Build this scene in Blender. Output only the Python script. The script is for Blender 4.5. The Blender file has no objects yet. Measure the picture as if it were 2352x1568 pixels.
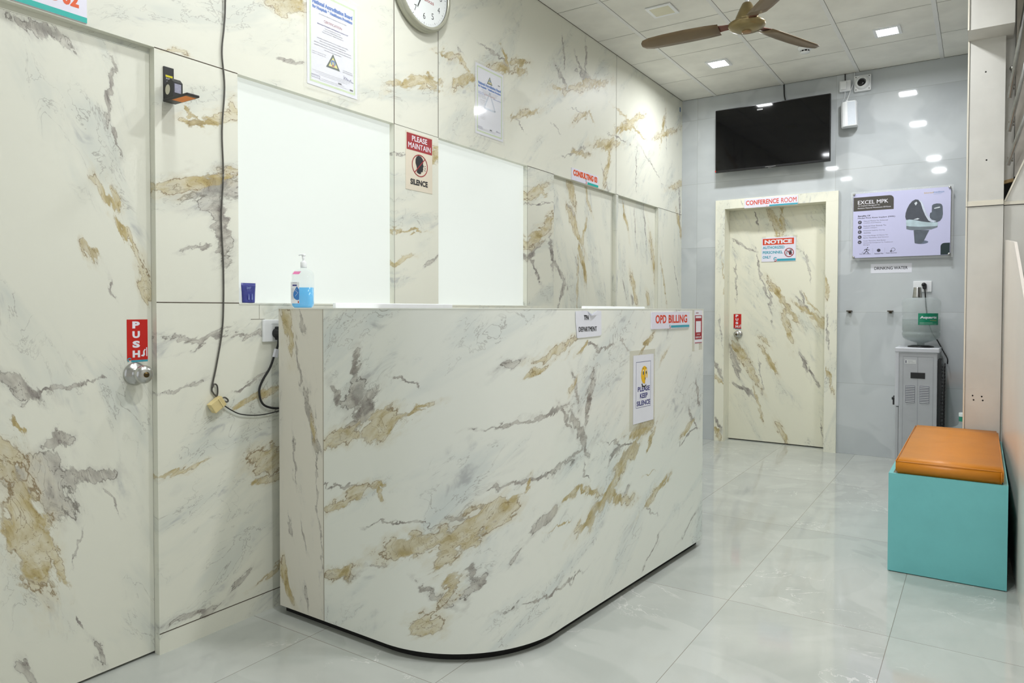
import bpy, bmesh, math, random
from mathutils import Vector, Matrix
S = bpy.context.scene
COL = S.collection
PI = math.pi
R = math.radians
random.seed(7)

EXPOSURE = 0.0
RW = -2.0
WORLD = 0.85
LAMP = 15.5
FROST = 0.62
DIFF = 14.0
# ------------------------------------------------------------------ camera
cam_d = bpy.data.cameras.new('camera'); cam = bpy.data.objects.new('camera', cam_d); COL.objects.link(cam)
cam_d.sensor_width = 36.0; cam_d.lens = 1626.74 / 2352 * 36.0
cam_d.shift_y = -38.84 / 2352
cam_d.clip_start = 0.02; cam_d.clip_end = 60
_r = Vector((0.83400882, 0.55174934, 0.00139824)); _u = Vector((-0.01300601, 0.01712591, 0.99976875)); _f = _r.cross(_u)
m = Matrix((( _r.x, _u.x, _f.x, 2.3931), (_r.y, _u.y, _f.y, 0.0), (_r.z, _u.z, _f.z, 1.2186), (0, 0, 0, 1)))
cam.matrix_world = m
S.camera = cam
# ------------------------------------------------------------------ view and world
S.view_settings.view_transform = 'Standard'; S.view_settings.look = 'None'
S.view_settings.gamma = 1.0; S.view_settings.use_curve_mapping = False
S.view_settings.exposure = EXPOSURE
S.cycles.use_denoising = True
S.cycles.use_adaptive_sampling = True; S.cycles.adaptive_threshold = 0.04; S.cycles.adaptive_min_samples = 12
S.cycles.max_bounces = 6; S.cycles.diffuse_bounces = 4; S.cycles.glossy_bounces = 3
S.cycles.transmission_bounces = 6; S.cycles.transparent_max_bounces = 12
S.cycles.caustics_reflective = False; S.cycles.caustics_refractive = False
S.cycles.sample_clamp_indirect = 6.0
w = bpy.data.worlds.new('world'); S.world = w; w.use_nodes = True
w.node_tree.nodes['Background'].inputs[0].default_value = (0.94, 0.975, 1.0, 1)
w.node_tree.nodes['Background'].inputs[1].default_value = WORLD
# ------------------------------------------------------------------ colour and node helpers
def lin(c):
    return tuple((v / 12.92 if v <= 0.04045 else ((v + 0.055) / 1.055) ** 2.4) for v in (x / 255.0 for x in c)) + (1.0,)
class NT:
    def __init__(s, name):
        s.m = bpy.data.materials.new(name); s.m.use_nodes = True; s.t = s.m.node_tree; s.t.nodes.clear()
        s.out = s.n('ShaderNodeOutputMaterial'); s.p = s.n('ShaderNodeBsdfPrincipled'); s.l(s.p.outputs[0], s.out.inputs[0])
    def n(s, t, **k):
        o = s.t.nodes.new(t)
        for a, b in k.items(): setattr(o, a, b)
        return o
    def l(s, a, b): s.t.links.new(a, b)
    def put(s, sock, v):
        if isinstance(v, bpy.types.NodeSocket): s.l(v, sock)
        else: sock.default_value = v
    def math(s, op, a, b=None, c=None, clamp=False):
        o = s.n('ShaderNodeMath', operation=op); o.use_clamp = clamp
        s.put(o.inputs[0], a)
        if b is not None: s.put(o.inputs[1], b)
        if c is not None: s.put(o.inputs[2], c)
        return o.outputs[0]
    def vm(s, op, a, b=None, sc=None):
        o = s.n('ShaderNodeVectorMath', operation=op); s.put(o.inputs[0], a)
        if b is not None: s.put(o.inputs[1], b)
        if sc is not None: s.put(o.inputs[3], sc)
        return o.outputs[1] if op == 'LENGTH' else o.outputs[0]
    def mapping(s, v, loc=(0, 0, 0), rot=(0, 0, 0), scale=(1, 1, 1), kind='POINT'):
        o = s.n('ShaderNodeMapping', vector_type=kind); s.put(o.inputs[0], v)
        o.inputs[1].default_value = loc; o.inputs[2].default_value = rot; o.inputs[3].default_value = scale
        return o.outputs[0]
    def noise(s, v, scale, detail=3, rough=0.55, dist=0.0, col=False):
        o = s.n('ShaderNodeTexNoise'); s.put(o.inputs['Vector'], v); o.inputs['Scale'].default_value = scale
        o.inputs['Detail'].default_value = detail; o.inputs['Roughness'].default_value = rough; o.inputs['Distortion'].default_value = dist
        return o.outputs['Color'] if col else o.outputs[0]
    def ramp(s, f, a, b, c=0.0, d=1.0, smooth=True):
        o = s.n('ShaderNodeMapRange'); o.interpolation_type = 'SMOOTHSTEP' if smooth else 'LINEAR'
        s.put(o.inputs[0], f); o.inputs[1].default_value = a; o.inputs[2].default_value = b; o.inputs[3].default_value = c; o.inputs[4].default_value = d
        return o.outputs[0]
    def mix(s, f, a, b):
        o = s.n('ShaderNodeMix', data_type='RGBA'); s.put(o.inputs[0], f)
        s.put(o.inputs[6], a); s.put(o.inputs[7], b); return o.outputs[2]
    def cramp(s, f, stops):
        o = s.n('ShaderNodeValToRGB'); s.put(o.inputs[0], f); e = o.color_ramp.elements
        while len(e) < len(stops): e.new(0.5)
        for x, (p, c) in zip(e, stops): x.position = p; x.color = lin(c)
        return o.outputs[0]
def pmat(name, col, rough=0.5, metal=0.0, spec=0.5, var=0.03, scale=14.0, trans=0.0, alpha=1.0, emit=None, ior=None, bump=0.0, coat=0.0):
    a = NT(name); tc = a.n('ShaderNodeTexCoord').outputs['Object']
    c = lin(col)
    if var > 0:
        nz = a.noise(tc, scale, 3)
        f = a.ramp(nz, 0.3, 0.7)
        d = tuple(max(0, v * (1 - var)) for v in c[:3]) + (1,); b = tuple(min(1, v * (1 + var)) for v in c[:3]) + (1,)
        a.l(a.mix(f, d, b), a.p.inputs['Base Color'])
        if bump:
            bp = a.n('ShaderNodeBump'); bp.inputs['Strength'].default_value = bump; bp.inputs['Distance'].default_value = 0.002
            a.l(a.noise(tc, scale * 8, 4), bp.inputs['Height']); a.l(bp.outputs[0], a.p.inputs['Normal'])
    else: a.p.inputs['Base Color'].default_value = c
    a.p.inputs['Roughness'].default_value = rough; a.p.inputs['Metallic'].default_value = metal
    a.p.inputs['Specular IOR Level'].default_value = spec
    a.p.inputs['Transmission Weight'].default_value = trans; a.p.inputs['Alpha'].default_value = alpha
    if coat: a.p.inputs['Coat Weight'].default_value = coat; a.p.inputs['Coat Roughness'].default_value = 0.05
    if ior: a.p.inputs['IOR'].default_value = ior
    if emit: a.p.inputs['Emission Color'].default_value = lin(emit[0]); a.p.inputs['Emission Strength'].default_value = emit[1]
    return a.m
# ------------------------------------------------------------------ marble
def marble(name, gold, grey, ang=0.6, base=(226, 226, 213), cell=None, streak=1.0, rough=0.46):
    a = NT(name)
    uv = a.n('ShaderNodeUVMap').outputs[0]
    w1 = a.vm('SCALE', a.vm('SUBTRACT', a.noise(uv, 5.0, 2, 0.6, col=True), (0.5, 0.5, 0.5)), sc=0.085)
    along = a.mapping(uv, rot=(0, 0, ang), scale=(1 / 14, 1 / 34, 1), kind='TEXTURE')
    nf = a.noise(along, 1.0, 4, 0.56, col=True)
    w2 = a.vm('SCALE', a.vm('SUBTRACT', nf, (0.5, 0.5, 0.5)), sc=0.075)
    p = a.vm('MULTIPLY', a.vm('ADD', uv, a.vm('ADD', w1, w2)), (1, 1, 0))
    def field(bl):
        f = None
        for (x, y, L, wd, an) in bl:
            if cell and (abs(x - (cell[0] + cell[1]) / 2) > (cell[1] - cell[0]) / 2 + L + 0.09 or abs(y - (cell[2] + cell[3]) / 2) > (cell[3] - cell[2]) / 2 + L + 0.09): continue
            d = a.vm('LENGTH', a.mapping(p, (x, y, 0), (0, 0, an), (L * 1.08, wd * 1.08, 1), 'TEXTURE'))
            f = d if f is None else a.math('MINIMUM', f, d)
        return f
    fg = field(gold); fs = field(grey)
    med = a.noise(a.mapping(uv, rot=(0, 0, ang), scale=(1 / 5, 1 / 11, 1), kind='TEXTURE'), 1.0, 5, 0.6, 0.8)
    cl = a.noise(a.mapping(uv, rot=(0, 0, ang), scale=(1 / 1.5, 1 / 4.5, 1), kind='TEXTURE'), 1.0, 4, 0.6, 0.5)
    dark = tuple(v - k for v, k in zip(base, (20, 16, 11)))
    col = a.mix(a.ramp(cl, 0.48, 0.74), lin(base), lin(dark))
    smudge = a.math('MULTIPLY', a.ramp(med, 0.58, 0.74), a.ramp(cl, 0.46, 0.62))
    col = a.mix(a.math('MULTIPLY', smudge, 0.72 * streak), col, lin((168, 170, 172)))
    line = a.ramp(a.math('ABSOLUTE', a.math('SUBTRACT', med, 0.5)), 0.0, 0.012, 1.0, 0.0)
    mask = a.ramp(cl, 0.50, 0.64)
    col = a.mix(a.math('MULTIPLY', a.math('MULTIPLY', line, mask), 0.60 * streak), col, lin((146, 142, 136)))
    sep = a.n('ShaderNodeSeparateColor'); a.l(nf, sep.inputs[0]); fine = sep.outputs[2]
    crack = a.ramp(a.math('ABSOLUTE', a.math('SINE', a.math('MULTIPLY', med, 34.0))), 0.0, 0.22, 1.0, 0.0)
    big = a.noise(uv, 9.0, 1)
    tone = a.math('ADD', a.math('MULTIPLY', fine, 0.35), a.math('MULTIPLY', med, 0.65))
    def layer(col, fd, k, stops, edgec, amax, halo_c):
        f = a.math('ADD', a.math('SUBTRACT', 1.0, fd), a.math('MULTIPLY', a.math('SUBTRACT', fine, 0.5), k))
        ins = a.cramp(tone, stops)
        al = a.math('MULTIPLY', a.math('MULTIPLY', a.ramp(f, 0.0, 0.34), a.ramp(tone, 0.44, 0.62, 1.0, 0.30)), a.ramp(big, 0.34, 0.56, amax * 0.72, amax))
        halo = a.math('MULTIPLY', a.ramp(f, -0.9, 0.25), a.ramp(med, 0.40, 0.60, 0.05, 0.5))
        col = a.mix(halo, col, lin(halo_c))
        col = a.mix(al, col, ins)
        edge = a.math('MULTIPLY', a.ramp(a.math('ABSOLUTE', a.math('SUBTRACT', f, 0.13)), 0.0, 0.11, 1.0, 0.0), a.ramp(med, 0.42, 0.58, 0.1, 0.8))
        inn = a.math('MULTIPLY', a.math('MULTIPLY', crack, a.ramp(f, -0.35, 0.2)), 0.6)
        return a.mix(a.math('MAXIMUM', edge, inn), col, lin(edgec))
    if fs is not None:
        col = layer(col, fs, 1.9, [(0.36, (112, 106, 102)), (0.45, (146, 140, 134)), (0.54, (172, 166, 156)), (0.64, (198, 192, 180))], (92, 84, 76), 0.95, (186, 184, 178))
    if fg is not None:
        col = layer(col, fg, 1.8, [(0.36, (150, 130, 78)), (0.45, (182, 164, 112)), (0.54, (198, 184, 140)), (0.64, (212, 203, 174))], (126, 100, 56), 0.94, (212, 203, 176))
    a.l(col, a.p.inputs['Base Color'])
    a.p.inputs['Roughness'].default_value = rough; a.p.inputs['Specular IOR Level'].default_value = 0.4
    return a.m
_mc = {}
def marble_cell(name, gold, grey, u0, u1, v0, v1, **k):
    key = (name, round(u0, 3), round(v0, 3))
    if key not in _mc: _mc[key] = marble(name, gold, grey, cell=(u0, u1, v0, v1), **k)
    return _mc[key]
# ------------------------------------------------------------------ mesh helpers
def nb(): return bmesh.new()
def quad(bm, pts, mi=0):
    f = bm.faces.new([bm.verts.new(p) for p in pts]); f.material_index = mi; return f
def box(bm, x0, x1, y0, y1, z0, z1, mi=0):
    v = [bm.verts.new((x, y, z)) for x in (x0, x1) for y in (y0, y1) for z in (z0, z1)]
    for a in ((0, 1, 3, 2), (4, 6, 7, 5), (0, 4, 5, 1), (2, 3, 7, 6), (0, 2, 6, 4), (1, 5, 7, 3)):
        f = bm.faces.new([v[i] for i in a]); f.material_index = mi
    return v
def bbox(bm, x0, x1, y0, y1, z0, z1, r=0.004, seg=2, mi=0):
    t = nb(); box(t, x0, x1, y0, y1, z0, z1)
    bmesh.ops.bevel(t, geom=t.edges[:] , offset=r, segments=seg, affect='EDGES', profile=0.6)
    merge(bm, t, mi)
def merge(bm, t, mi=0, M=None):
    if M is not None: t.transform(M)
    for f in t.faces: f.material_index = mi
    me = bpy.data.meshes.new('tmp'); t.to_mesh(me); t.free(); bm.from_mesh(me); bpy.data.meshes.remove(me)
def basis(n, hint=(0, 0, 1)):
    n = Vector(n).normalized(); h = Vector(hint)
    if abs(n.dot(h)) > 0.95: h = Vector((1, 0, 0))
    a = h.cross(n).normalized(); b = n.cross(a); return a, b, n
def lathe(bm, o, n, prof, seg=32, mi=0, smooth=True, hint=(0, 0, 1)):
    a, b, n = basis(n, hint); o = Vector(o); rings = []
    for (r, h) in prof:
        if r < 1e-6: rings.append([bm.verts.new(o + n * h)])
        else: rings.append([bm.verts.new(o + n * h + a * (r * math.cos(2 * PI * k / seg)) + b * (r * math.sin(2 * PI * k / seg))) for k in range(seg)])
    for p, q in zip(rings, rings[1:]):
        for k in range(seg):
            k2 = (k + 1) % seg
            if len(p) == 1 and len(q) == 1: continue
            if len(p) == 1: vs = [p[0], q[k], q[k2]]
            elif len(q) == 1: vs = [p[k], q[0], p[k2]]
            else: vs = [p[k], q[k], q[k2], p[k2]]
            f = bm.faces.new(vs); f.smooth = smooth; f.material_index = mi
def catmull(pts, n=8):
    P = [Vector(p) for p in pts]; P = [P[0] * 2 - P[1]] + P + [P[-1] * 2 - P[-2]]; out = []
    for i in range(1, len(P) - 2):
        for k in range(n):
            t = k / n; a, b, c, d = P[i - 1], P[i], P[i + 1], P[i + 2]
            out.append(0.5 * ((2 * b) + (c - a) * t + (2 * a - 5 * b + 4 * c - d) * t * t + (3 * b - a - 3 * c + d) * t ** 3))
    out.append(P[-2]); return out
def tube(bm, pts, r, seg=8, mi=0, curve=True, n=8, cap=True):
    P = catmull(pts, n) if curve else [Vector(p) for p in pts]
    up = Vector((0.13, 0.21, 0.97)); rings = []
    for i, p in enumerate(P):
        t = (P[min(i + 1, len(P) - 1)] - P[max(i - 1, 0)]).normalized()
        a = t.cross(up)
        if a.length < 1e-3: a = t.cross(Vector((1, 0, 0)))
        a.normalize(); b = t.cross(a); up = -b if b.dot(up) < 0 else b
        b = up - t * up.dot(t); b.normalize(); a = b.cross(t)
        rings.append([bm.verts.new(p + a * (r * math.cos(2 * PI * k / seg)) + b * (r * math.sin(2 * PI * k / seg))) for k in range(seg)])
    for p, q in zip(rings, rings[1:]):
        for k in range(seg):
            f = bm.faces.new([p[k], p[(k + 1) % seg], q[(k + 1) % seg], q[k]]); f.smooth = True; f.material_index = mi
    if cap:
        bm.faces.new(rings[0][::-1]).material_index = mi; bm.faces.new(rings[-1]).material_index = mi
ORG = {}
def obj(name, bm, mat, parent=None, label=None, shade=None, uv=None):
    bmesh.ops.recalc_face_normals(bm, faces=bm.faces[:]) if shade != 'keep' else None
    if uv:
        L = bm.loops.layers.uv.new('UVMap')
        for f in bm.faces:
            for lp in f.loops: lp[L].uv = uv(lp.vert.co, f.normal)
    if parent is not None and parent.name in ORG:
        o = ORG[parent.name]
        if o.length > 0: bmesh.ops.translate(bm, verts=bm.verts[:], vec=-o)
    me = bpy.data.meshes.new(name); bm.to_mesh(me); bm.free()
    for mm in (mat if isinstance(mat, (list, tuple)) else [mat]): me.materials.append(mm)
    ob = bpy.data.objects.new(name, me); COL.objects.link(ob)
    if parent is not None: ob.parent = parent
    ORG[ob.name] = Vector((0, 0, 0)) if parent is None else ORG.get(parent.name, Vector((0, 0, 0)))
    if label: ob['label'] = label
    return ob
def thing(name, label, cat, loc, group=None):
    o = bpy.data.objects.new(name, None); o.empty_display_size = 0.05; COL.objects.link(o)
    o.location = loc; ORG[o.name] = Vector(loc); o['label'] = label; o['category'] = cat
    if group: o['group'] = group
    return o
def tag(o, label, cat, group=None):
    o['label'] = label; o['category'] = cat
    if group: o['group'] = group
    return o
def struct(o, label=None):
    o['kind'] = 'structure'
    if label: o['label'] = label
    return o
def uvx(c, n): return (c.y, c.z)
def uvy(c, n): return (c.x, c.z)
def uvbox(c, n):
    a = (abs(n.x), abs(n.y), abs(n.z)); k = a.index(max(a))
    return (c.y, c.z) if k == 0 else ((c.x, c.z) if k == 1 else (c.x, c.y))
# ------------------------------------------------------------------ lettering and printed surfaces
_tc = {}
def text2d(body, bold):
    k = (body, bold)
    if k not in _tc:
        cu = bpy.data.curves.new('t', 'FONT'); cu.body = body; cu.size = 1.0; cu.offset = bold; cu.resolution_u = 3
        to = bpy.data.objects.new('t', cu); me = bpy.data.meshes.new_from_object(to)
        vs = [(v.co.x, v.co.y) for v in me.vertices]; fs = [tuple(p.vertices) for p in me.polygons]
        bpy.data.objects.remove(to); bpy.data.curves.remove(cu); bpy.data.meshes.remove(me)
        x0 = min(v[0] for v in vs); x1 = max(v[0] for v in vs); y0 = min(v[1] for v in vs); y1 = max(v[1] for v in vs)
        _tc[k] = ([((a - x0) / (x1 - x0), (b - y0) / (y1 - y0)) for a, b in vs], fs, (x1 - x0) / (y1 - y0))
    return _tc[k]
class Fr:
    def __init__(s, o, r, u): s.o = Vector(o); s.r = Vector(r).normalized(); s.u = Vector(u).normalized(); s.n = s.r.cross(s.u)
    def __call__(s, a, b, c=0.0): return s.o + s.r * a + s.u * b + s.n * c
    def text(s, bm, body, u, v, w, h, n, bold=0.0, slant=0.0):
        if 'M' in body and bold > 0.004:
            for k in (-1, 0, 1): s.text(bm, body, u + k * bold * h * 0.9, v, w, h, n + 0.00004 * (k + 1), 0.0, slant)
            return w
        vs, fs, asp = text2d(body, bold)
        if w is None: w = asp * h
        V = [bm.verts.new(s(u + x * w + y * slant, v + y * h, n)) for x, y in vs]
        for f in fs: bm.faces.new([V[i] for i in f])
        return w
    def rect(s, bm, u0, v0, u1, v1, n, t=0.0, mi=0):
        if t <= 0: return quad(bm, [s(u0, v0, n), s(u1, v0, n), s(u1, v1, n), s(u0, v1, n)], mi)
        c = [s(a, b, d) for a in (u0, u1) for b in (v0, v1) for d in (n, n + t)]
        V = [bm.verts.new(p) for p in c]
        for a in ((0, 1, 3, 2), (4, 6, 7, 5), (0, 4, 5, 1), (2, 3, 7, 6), (0, 2, 6, 4), (1, 5, 7, 3)):
            bm.faces.new([V[i] for i in a]).material_index = mi
    def poly(s, bm, pts, n, t=0.0):
        f = bm.faces.new([bm.verts.new(s(a, b, n)) for a, b in pts])
        if t:
            g = bmesh.ops.extrude_face_region(bm, geom=[f])
            bmesh.ops.translate(bm, verts=[e for e in g['geom'] if isinstance(e, bmesh.types.BMVert)], vec=s.n * t)
    def disc(s, bm, u, v, r, n, ry=None, seg=32): s.poly(bm, [(u + r * math.cos(2 * PI * k / seg), v + (ry or r) * math.sin(2 * PI * k / seg)) for k in range(seg)], n)
    def ring(s, bm, u, v, r0, r1, n, a0=0, a1=360, seg=32, sy=1.0):
        full = a1 - a0 >= 359.9; P = []
        for k in range(seg + (0 if full else 1)):
            t = R(a0 + (a1 - a0) * k / seg); P.append((bm.verts.new(s(u + r0 * math.cos(t), v + r0 * sy * math.sin(t), n)), bm.verts.new(s(u + r1 * math.cos(t), v + r1 * sy * math.sin(t), n))))
        for k in range(seg):
            a, b = P[k], P[(k + 1) % len(P)]; bm.faces.new([a[0], a[1], b[1], b[0]])
    def line(s, bm, pts, wd, n):
        for (a, b), (c, d) in zip(pts, pts[1:]):
            L = math.hypot(c - a, d - b)
            if L < 1e-9: continue
            x, y = -(d - b) / L * wd / 2, (c - a) / L * wd / 2
            quad(bm, [s(a + x, b + y, n), s(a - x, b - y, n), s(c - x, d - y, n), s(c + x, d + y, n)])
LW = Fr((0, 0, 0), (0, 1, 0), (0, 0, 1))          # left wall: u = y, v = z, n = x
BWL = Fr((0, 6.552, 0), (1, 0, 0), (0, 0, 1))     # back wall: u = x, v = z
DOOR1_G=[(1.223,1.575,.076,.012,-1.11),(1.254,1.575,.053,.018,-1.45),(1.281,1.474,.081,.010,-1.09),(1.329,1.359,.071,.008,-1.25),(1.360,1.300,.086,.022,-1.21),(1.171,1.401,.045,.012,-1.12),(.986,.517,.183,.055,-1.34),(1.056,.447,.127,.014,-1.27),(.925,.777,.080,.045,-1.10),(.995,.435,.079,.020,-1.28),(.952,.865,.044,.006,-1.02)]
DOOR1_S=[(1.245,1.946,.114,.011,-1.68),(1.256,1.793,.041,.004,-1.58),(1.255,1.785,.049,.005,-1.48),(1.030,2.072,.089,.025,-.22),(1.072,2.059,.058,.008,-.55),(.963,.976,.087,.022,-.51),(1.078,.967,.113,.007,.22),(1.066,.797,.046,.016,.38),(1.009,.702,.122,.050,-.37),(1.028,.636,.100,.036,-.78),(1.166,.675,.088,.020,-.23),(.983,.669,.095,.012,-.89),(1.239,.576,.052,.004,-1.00),(1.127,.453,.058,.004,-1.91),(1.185,.076,.049,.012,-1.11),(1.171,1.401,.037,.008,-1.02),(1.237,1.290,.035,.006,-1.29),(.978,.101,.049,.012,-1.21),(1.124,.208,.031,.006,-1.20),(1.057,.800,.040,.010,-1.77)]
WALL_G=[(1.529,1.906,.052,.016,-.07),(1.635,1.943,.097,.022,.42),(1.696,1.980,.045,.016,-1.03),(1.518,1.934,.028,.008,-.61),(1.506,1.676,.155,.030,.29),(1.631,1.718,.085,.012,.37),(1.461,.637,.096,.011,.21),(1.849,.617,.102,.050,.05),(1.842,.543,.076,.020,.01),(1.795,.869,.133,.018,.25),(1.840,.147,.077,.009,.35),(1.444,2.118,.052,.010,.13),(1.949,2.486,.119,.050,.12),(1.908,2.432,.045,.020,-.44),(2.746,2.363,.205,.028,.29),(2.825,2.379,.107,.020,-.04),(2.989,2.576,.089,.018,.12),(3.127,2.556,.092,.012,-.45),(3.144,2.476,.138,.034,.35),(3.463,2.641,.136,.034,.15),(3.545,2.725,.068,.014,-1.02),(3.673,2.737,.118,.026,.22),(3.714,2.684,.073,.030,.20),(3.761,2.440,.169,.026,.37),(4.510,2.593,.145,.024,.47),(4.664,2.628,.060,.012,-.62),(4.580,2.833,.388,.030,.33),(4.166,2.701,.082,.012,.17),(5.242,2.758,.171,.012,-.18),(5.448,2.780,.214,.028,.35),(5.243,2.669,.188,.035,.40),(5.500,2.689,.144,.010,-.22),(6.066,2.846,.162,.020,-1.93),(6.154,2.810,.319,.025,.31),(4.913,2.479,.235,.040,.19),(4.935,2.311,.182,.028,-1.90),(6.414,2.382,.191,.030,.29),(4.487,2.334,.143,.016,.13),(3.902,1.972,.140,.030,.46),(3.949,1.711,.248,.050,.61),(2.871,2.014,.084,.030,.69),(2.647,1.462,.089,.012,.27),(2.669,1.620,.109,.010,-.02),(6.506,1.985,.183,.030,-1.05),(6.098,1.476,.209,.012,-1.21),(4.844,1.631,.030,.020,-.80),(3.971,1.971,.065,.012,-.12)]
WALL_S=[(1.607,1.680,.127,.055,.24),(1.628,1.545,.152,.030,-1.47),(1.575,1.602,.073,.032,-.58),(1.613,1.485,.063,.022,-1.58),(1.534,1.449,.063,.007,.36),(4.247,2.964,.108,.008,-1.44),(4.237,2.789,.087,.020,-.61),(4.473,2.955,.084,.012,-.77),(4.575,3.026,.113,.014,-1.60),(4.576,2.875,.152,.034,-.13),(3.434,2.718,.143,.008,-.10),(3.552,2.672,.046,.014,-.90),(3.747,2.438,.135,.006,.37),(6.496,2.160,.219,.018,-1.49),(3.874,1.583,.134,.020,.57),(3.897,1.464,.090,.014,-.90),(4.096,1.597,.136,.020,-1.32),(3.948,1.901,.183,.004,.14),(3.092,2.630,.029,.008,-.63),(5.131,2.563,.179,.006,-.06),(6.128,2.872,.171,.006,-1.49),(5.484,2.375,.160,.007,-1.56),(5.809,2.459,.223,.006,-.44),(4.152,2.433,.054,.004,-.42),(3.708,2.351,.065,.004,-.53),(4.478,2.621,.145,.004,.09),(4.486,2.342,.141,.010,.12),(4.400,2.319,.172,.008,.38),(1.951,2.251,.064,.010,.13),(2.731,1.988,.175,.006,.04),(1.942,.847,.077,.006,.62),(1.467,.944,.082,.006,.24),(1.567,1.109,.098,.008,.40),(1.515,.097,.099,.012,.01),(1.717,.170,.060,.016,.66),(1.536,1.114,.145,.006,.03),(1.786,1.114,.115,.006,.14),(1.743,.928,.075,.006,.45),(4.918,2.174,.113,.008,-.96),(6.428,1.466,.196,.006,-1.15),(2.861,1.469,.059,.010,.52)]
DOOR2_G=[(4.403,2.055,.123,.035,-1.15),(4.444,2.053,.092,.022,-1.23),(4.477,1.800,.184,.032,-.88),(4.594,1.552,.173,.028,-1.19),(4.612,1.761,.158,.016,-1.91),(4.514,1.424,.193,.010,-1.64),(4.682,2.038,.101,.016,-1.02)]
DOOR2_S=[(4.268,1.481,.150,.020,-.79),(4.286,1.341,.119,.016,-2.06),(4.414,1.911,.072,.018,-.74),(4.159,1.544,.133,.012,-1.52),(4.507,1.532,.078,.006,-1.07)]
DOOR3_G=[(5.323,1.980,.167,.016,-1.15),(5.512,1.384,.162,.035,-1.16),(5.925,1.642,.275,.035,-1.22),(5.806,1.316,.077,.030,-1.15)]
DOOR3_S=[(5.533,1.886,.173,.010,-1.38),(5.735,1.952,.187,.008,-1.39),(5.330,1.362,.127,.006,-1.18),(5.482,1.293,.053,.020,-1.01)]
PANEL_G=[(.060,1.133,.096,.030,-1.33),(.040,.141,.088,.024,-1.21),(.197,.759,.051,.015,-1.28),(.031,1.171,.050,.020,-1.34)]
PANEL_S=[(.118,1.015,.078,.008,-1.39),(.179,.821,.102,.018,-1.39),(.216,.707,.051,.018,-.68),(.148,1.155,.066,.006,-1.20),(.058,.366,.049,.006,-1.33),(.138,.346,.048,.006,-1.27),(.156,.102,.058,.008,-1.45),(.089,.638,.095,.005,-1.42),(.231,.488,.276,.004,-1.54)]
FRONT_G=[(.566,.817,.130,.040,.30),(.714,.873,.067,.010,.44),(.706,.861,.044,.008,.13),(.348,.744,.104,.030,.32),(.329,.495,.083,.020,.39),(.434,.548,.076,.022,.49),(.543,.590,.051,.014,.33),(.550,.562,.035,.012,-.92),(.686,.389,.140,.034,.36),(.868,.463,.120,.045,.47),(.988,.515,.102,.035,.34),(.816,.375,.074,.035,.94),(.826,.254,.082,.022,1.09),(.756,.129,.057,.035,.27),(.348,.236,.094,.022,.41),(1.278,1.071,.116,.016,.20),(1.441,1.077,.033,.012,.63),(1.154,1.003,.052,.014,.39),(1.513,.407,.127,.028,.35),(1.651,.482,.104,.024,.49),(1.718,.434,.165,.022,-.29),(1.741,.553,.092,.026,.61),(1.822,.613,.093,.030,.35),(1.947,.691,.134,.028,.09),(2.019,.632,.074,.014,.74),(1.366,.520,.076,.014,.23),(1.492,.501,.102,.012,-.43),(2.084,.383,.146,.018,.42),(1.984,1.072,.082,.014,.60),(2.151,1.000,.041,.012,.66),(2.401,.628,.096,.012,.23),(1.376,.927,.042,.012,.87),(1.111,.602,.025,.010,1.10),(2.000,.482,.048,.004,-.07),(1.298,.428,.065,.004,-3.10)]
FRONT_S=[(.436,1.015,.071,.018,-1.77),(.336,.896,.056,.018,-.77),(.437,.913,.075,.030,.71),(.477,.873,.087,.036,.68),(.413,.796,.080,.018,.72),(.897,.278,.073,.014,-1.79),(.904,.265,.061,.016,-2.46),(.788,.222,.073,.010,-.57),(1.396,.913,.064,.012,-1.22),(1.491,.888,.118,.016,-1.82),(1.436,.709,.070,.018,-1.09),(1.405,.770,.089,.018,-.71),(1.143,.827,.202,.006,.11),(1.217,.844,.089,.012,.03),(1.318,.808,.057,.010,-.91),(1.032,.602,.080,.006,.18),(1.212,.623,.144,.010,.09),(1.383,.666,.075,.007,.51),(2.529,.784,.103,.013,-1.25),(2.472,.663,.076,.012,-.85),(2.423,.600,.117,.006,.12),(1.742,.658,.125,.006,-.11),(1.712,.621,.064,.014,.57),(1.788,.455,.036,.010,.28),(.859,.514,.057,.006,-.06),(.541,.299,.046,.006,.24),(1.461,.580,.036,.006,-.91),(.386,.572,.135,.005,.07),(.667,.966,.060,.005,-.17),(1.561,1.075,.113,.006,-.09),(1.767,1.077,.040,.004,-.44),(2.024,.314,.077,.004,-.36),(1.050,1.030,.055,.012,.47),(1.076,.365,.039,.008,-2.13),(1.198,.466,.088,.014,.46),(2.026,.116,.087,.008,.58),(1.256,.195,.181,.005,.11),(2.455,.141,.097,.008,.43),(.655,.463,.143,.004,.18),(.351,.221,.091,.010,.31)]
CDOOR_G=[(.826,2.019,.137,.028,-1.16),(.887,1.993,.153,.022,-1.56),(.858,1.893,.101,.020,-1.20),(.847,1.362,.156,.028,-1.09),(.965,1.204,.143,.024,-.91),(.944,1.066,.163,.030,-1.37),(1.121,1.201,.135,.018,-.55),(1.203,1.118,.079,.028,-.83),(.752,.930,.055,.018,-.81),(.788,.760,.145,.022,-1.09),(.518,.826,.129,.045,-1.02),(.619,.668,.191,.030,-1.10),(.696,.340,.161,.010,-1.30),(.904,.098,.102,.028,-1.10),(1.148,1.262,.107,.008,-.95)]
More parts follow.
